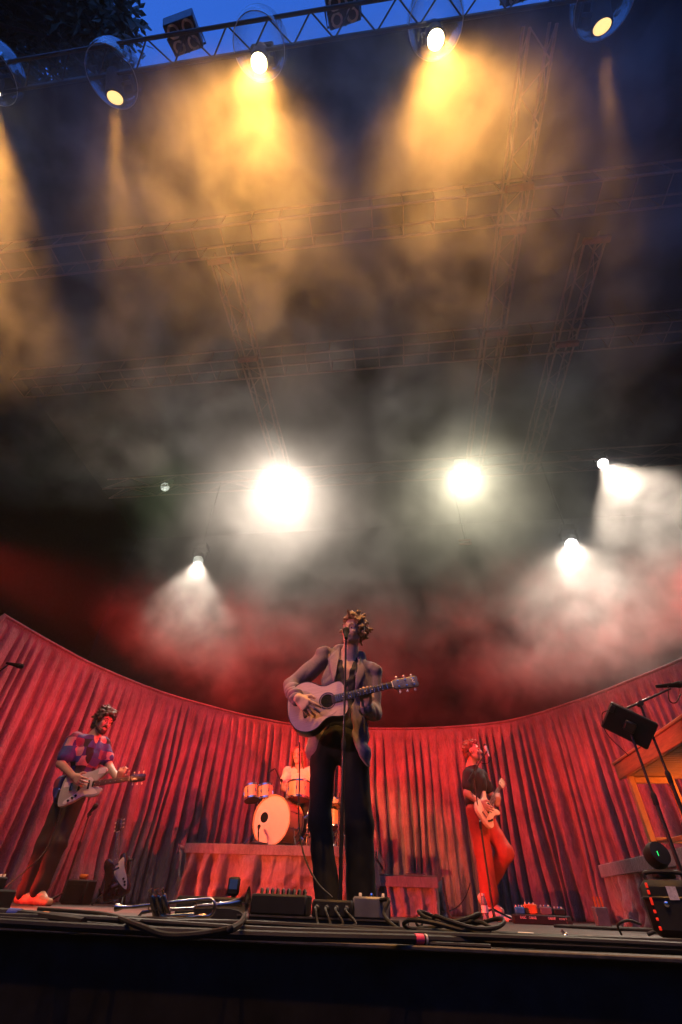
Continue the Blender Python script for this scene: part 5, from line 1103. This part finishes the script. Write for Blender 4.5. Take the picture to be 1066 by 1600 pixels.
# jack leads down from the black box
for k in range(4):
    x = -.402+.0445*k; lab = ('first', 'second', 'third', 'fourth')[k]
    cable('grey lead hanging from the '+lab+' jack from the left on the black box', [(x, 2.60, .077), (x+.006, 2.575, .066), (x+.02+.01*k, 2.55, .03), (x+.05-.012*k, 2.50, .012), (x+.12+.05*k, 2.44, .012), (x+.4, 2.40+.02*k, .012)], .0055)
cable('black guitar lead hanging from the singer\'s guitar to the pedals', [A(468, 1160, 3.05), A(468, 1220, 3.02), A(467, 1280, 3.0), A(474, 1332, 2.95), A(494, 1376, 2.85), A(520, 1403, 2.72)], .0042)
cable('black lead looping over the right end of the platform', [(-.12, 2.70, .11), (-.08, 2.62, .11), (-.10, 2.58, .06), (-.02, 2.5, .014), (.1, 2.46, .012), (.4, 2.4, .012)], .0075)
cable('black lead curling up on its own right of the platform', [fl_(640, 1452, .01), fl_(655, 1448, .012), A(662, 1440, 2.75), A(660, 1433, 2.75), A(652, 1437, 2.75), A(655, 1447, 2.75), fl_(690, 1453, .01)], .005)
cable('red-lit thin lead rising from the low riser to the curtain', [A(690, 1425, 7.0), A(700, 1424, 7.4), A(716, 1416, 7.8), A(728, 1400, 8.2), A(735, 1380, 8.5)], .006)
cable('orange-lit stand cable at the right end of the low riser', [(.44, 7.05, .37), (.45, 7.0, .2), (.48, 6.95, .03), (.6, 6.9, .012), (.75, 6.95, .012)], .012)
for k in range(4): cable('dark cable on the floor in front of the right riser', [(1.15+.05*k, 5.0+.12*k, .01), (1.5, 4.6+.1*k, .014), (1.75, 4.2+.12*k, .02), (2.0, 3.9, .012), (2.05, 3.4+.1*k, .01)], .009, (), 'dark cables by the right riser')
cable('pale loop of cable at the left of the equipment case', [(1.15, 3.5, .012), (1.13, 3.45, .05), (1.18, 3.42, .07), (1.24, 3.42, .055)], .006)
cable('bass player\'s lead running from his shoes to the pedal board', [(1.05, 6.5, .01), (1.15, 6.3, .02), (1.22, 6.1, .03), (1.28, 5.98, .05)], .008)
cable('guitar lead falling from the guitarist\'s guitar towards the left edge', [A(102, 1240, 5.1), A(92, 1280, 5.1), A(70, 1330, 5.0), A(40, 1360, 4.6), A(10, 1385, 4.0)], .005)

# ------------------------------------------------------------------ up in the rig
M_CELL = mat('blinder_reflector', (0.55, 0.5, 0.5), rough=0.3, metal=0.6)
for px, py, lb in ((287, 58, 'dark four-cell audience blinder on the front truss, left of the middle'), (537, 14, 'dark four-cell audience blinder on the front truss, upper middle'), (820, -25, 'dark four-cell audience blinder on the front truss, right')):
    P = atz(px, py, 9.72); z = Vector((.15, .35, -1)).normalized(); x = Vector((1, -.12, .1)); x = (x-z*x.dot(z)).normalized()
    t = thing('audience_blinder', lb, 'stage lamp', P, axes(x, z.cross(x), z), 'audience blinders on the front truss')
    MB().box((0, 0, -.12), (.47, .36, .24), bev=.012).build('housing', M_BMETAL, t)
    MB().box((0, 0, .003), (.49, .02, .012)).box((0, 0, .004), (.02, .36, .010)).build('divider', M_BMETAL, t)
    for i in (-1, 1):
        for j in (-1, 1): MB().lathe([(.001, -.02), (.06, .0), (.085, .006), (.088, .001)], (i*.115, j*.088, .002), (0, 0, 1), 20, cap=False).build('cell', M_CELL, t)
    MB().tube([(-.26, 0, -.1), (-.26, -.2, -.18), (.26, -.2, -.18), (.26, 0, -.1)], .014, 6).build('yoke', M_BMETAL, t)
for px, py, Y, lb in ((897, 715, 9.0, 'small dim bar fixture hanging left of the upper right lamp'), (727, 847, 9.0, 'small dim bar fixture hanging in the smoke right of centre')):
    P = at(px, py, Y); t = thing('bar_fixture', lb, 'stage lamp', P, group='small bar fixtures at the back')
    for k in (-1, 1): MB().box((0, 0, k*.05), (.30, .06, .04), bev=.006).build('bar', M_TRUSS, t)
    MB().box((-.1, 0, 0), (.02, .03, .08)).box((.1, 0, 0), (.02, .03, .08)).build('bracket', M_BMETAL, t); MB().cyl((0, 0, .05), (0, .2, 9.6-P.z), .012, n=6).build('wire', M_BMETAL, t)
# the tree above the left end of the roof
M_LEAF = mat('dark_leaf', (0.045, 0.065, 0.035), rough=0.6, var=0.4, scale=3); M_BARK = mat('bark', (0.06, 0.045, 0.035), rough=0.9, bump=0.4)
tr = thing('broadleaf_tree', 'dark leafy tree against the blue evening sky at the upper left', 'tree', (-11.7, -3.4, -1.3))
MB().tube(curve([(0, 0, 0), (.2, .1, 4), (.5, .5, 8), (1.2, 1.0, 11.5), (2.2, 1.6, 14)], 6), [.45-.38*i/24 for i in range(25)], 10).build('trunk', M_BARK, tr)
lm = MB(); bmsh = MB(); cc = np.array([2.9, 3.0, 15.5]); rad = np.array([3.9, 3.1, 2.8]); r_ = np.random.default_rng(3)
tips = []
while len(tips) < 170:
    v = r_.normal(size=3); v = v/np.linalg.norm(v)*r_.random()**.35
    tips.append(cc+v*rad)
for i, p in enumerate(tips):
    if i % 3 == 0: a = np.array([1.5, 1.2, 12.2])+r_.normal(size=3)*.3; mid = (a+p)/2+r_.normal(size=3)*.3; bmsh.tube([a, mid, p], [.07, .04, .012], 5)
    R0 = r_.uniform(.4, .85)
    for _ in range(110):
        v = r_.normal(size=3); q = p+v/np.linalg.norm(v)*R0*r_.random()**.5; s = r_.uniform(.07, .12); n_ = r_.normal(size=3); n_ /= np.linalg.norm(n_); e = np.cross(n_, [.3, .2, .9]); e /= np.linalg.norm(e)+1e-9; f = np.cross(n_, e)
        lm.add([q-f*s*1.5, q+e*s*.6-f*s*.2+n_*s*.2, q+f*s*1.5, q-e*s*.6-f*s*.2+n_*s*.2], [(0, 1, 2, 3)])
cr_ = lm.build('crown', M_LEAF, tr, smooth=False); cr_['kind'] = 'stuff'; bmsh.build('branches', M_BARK, tr)
bpy.context.view_layer.update()
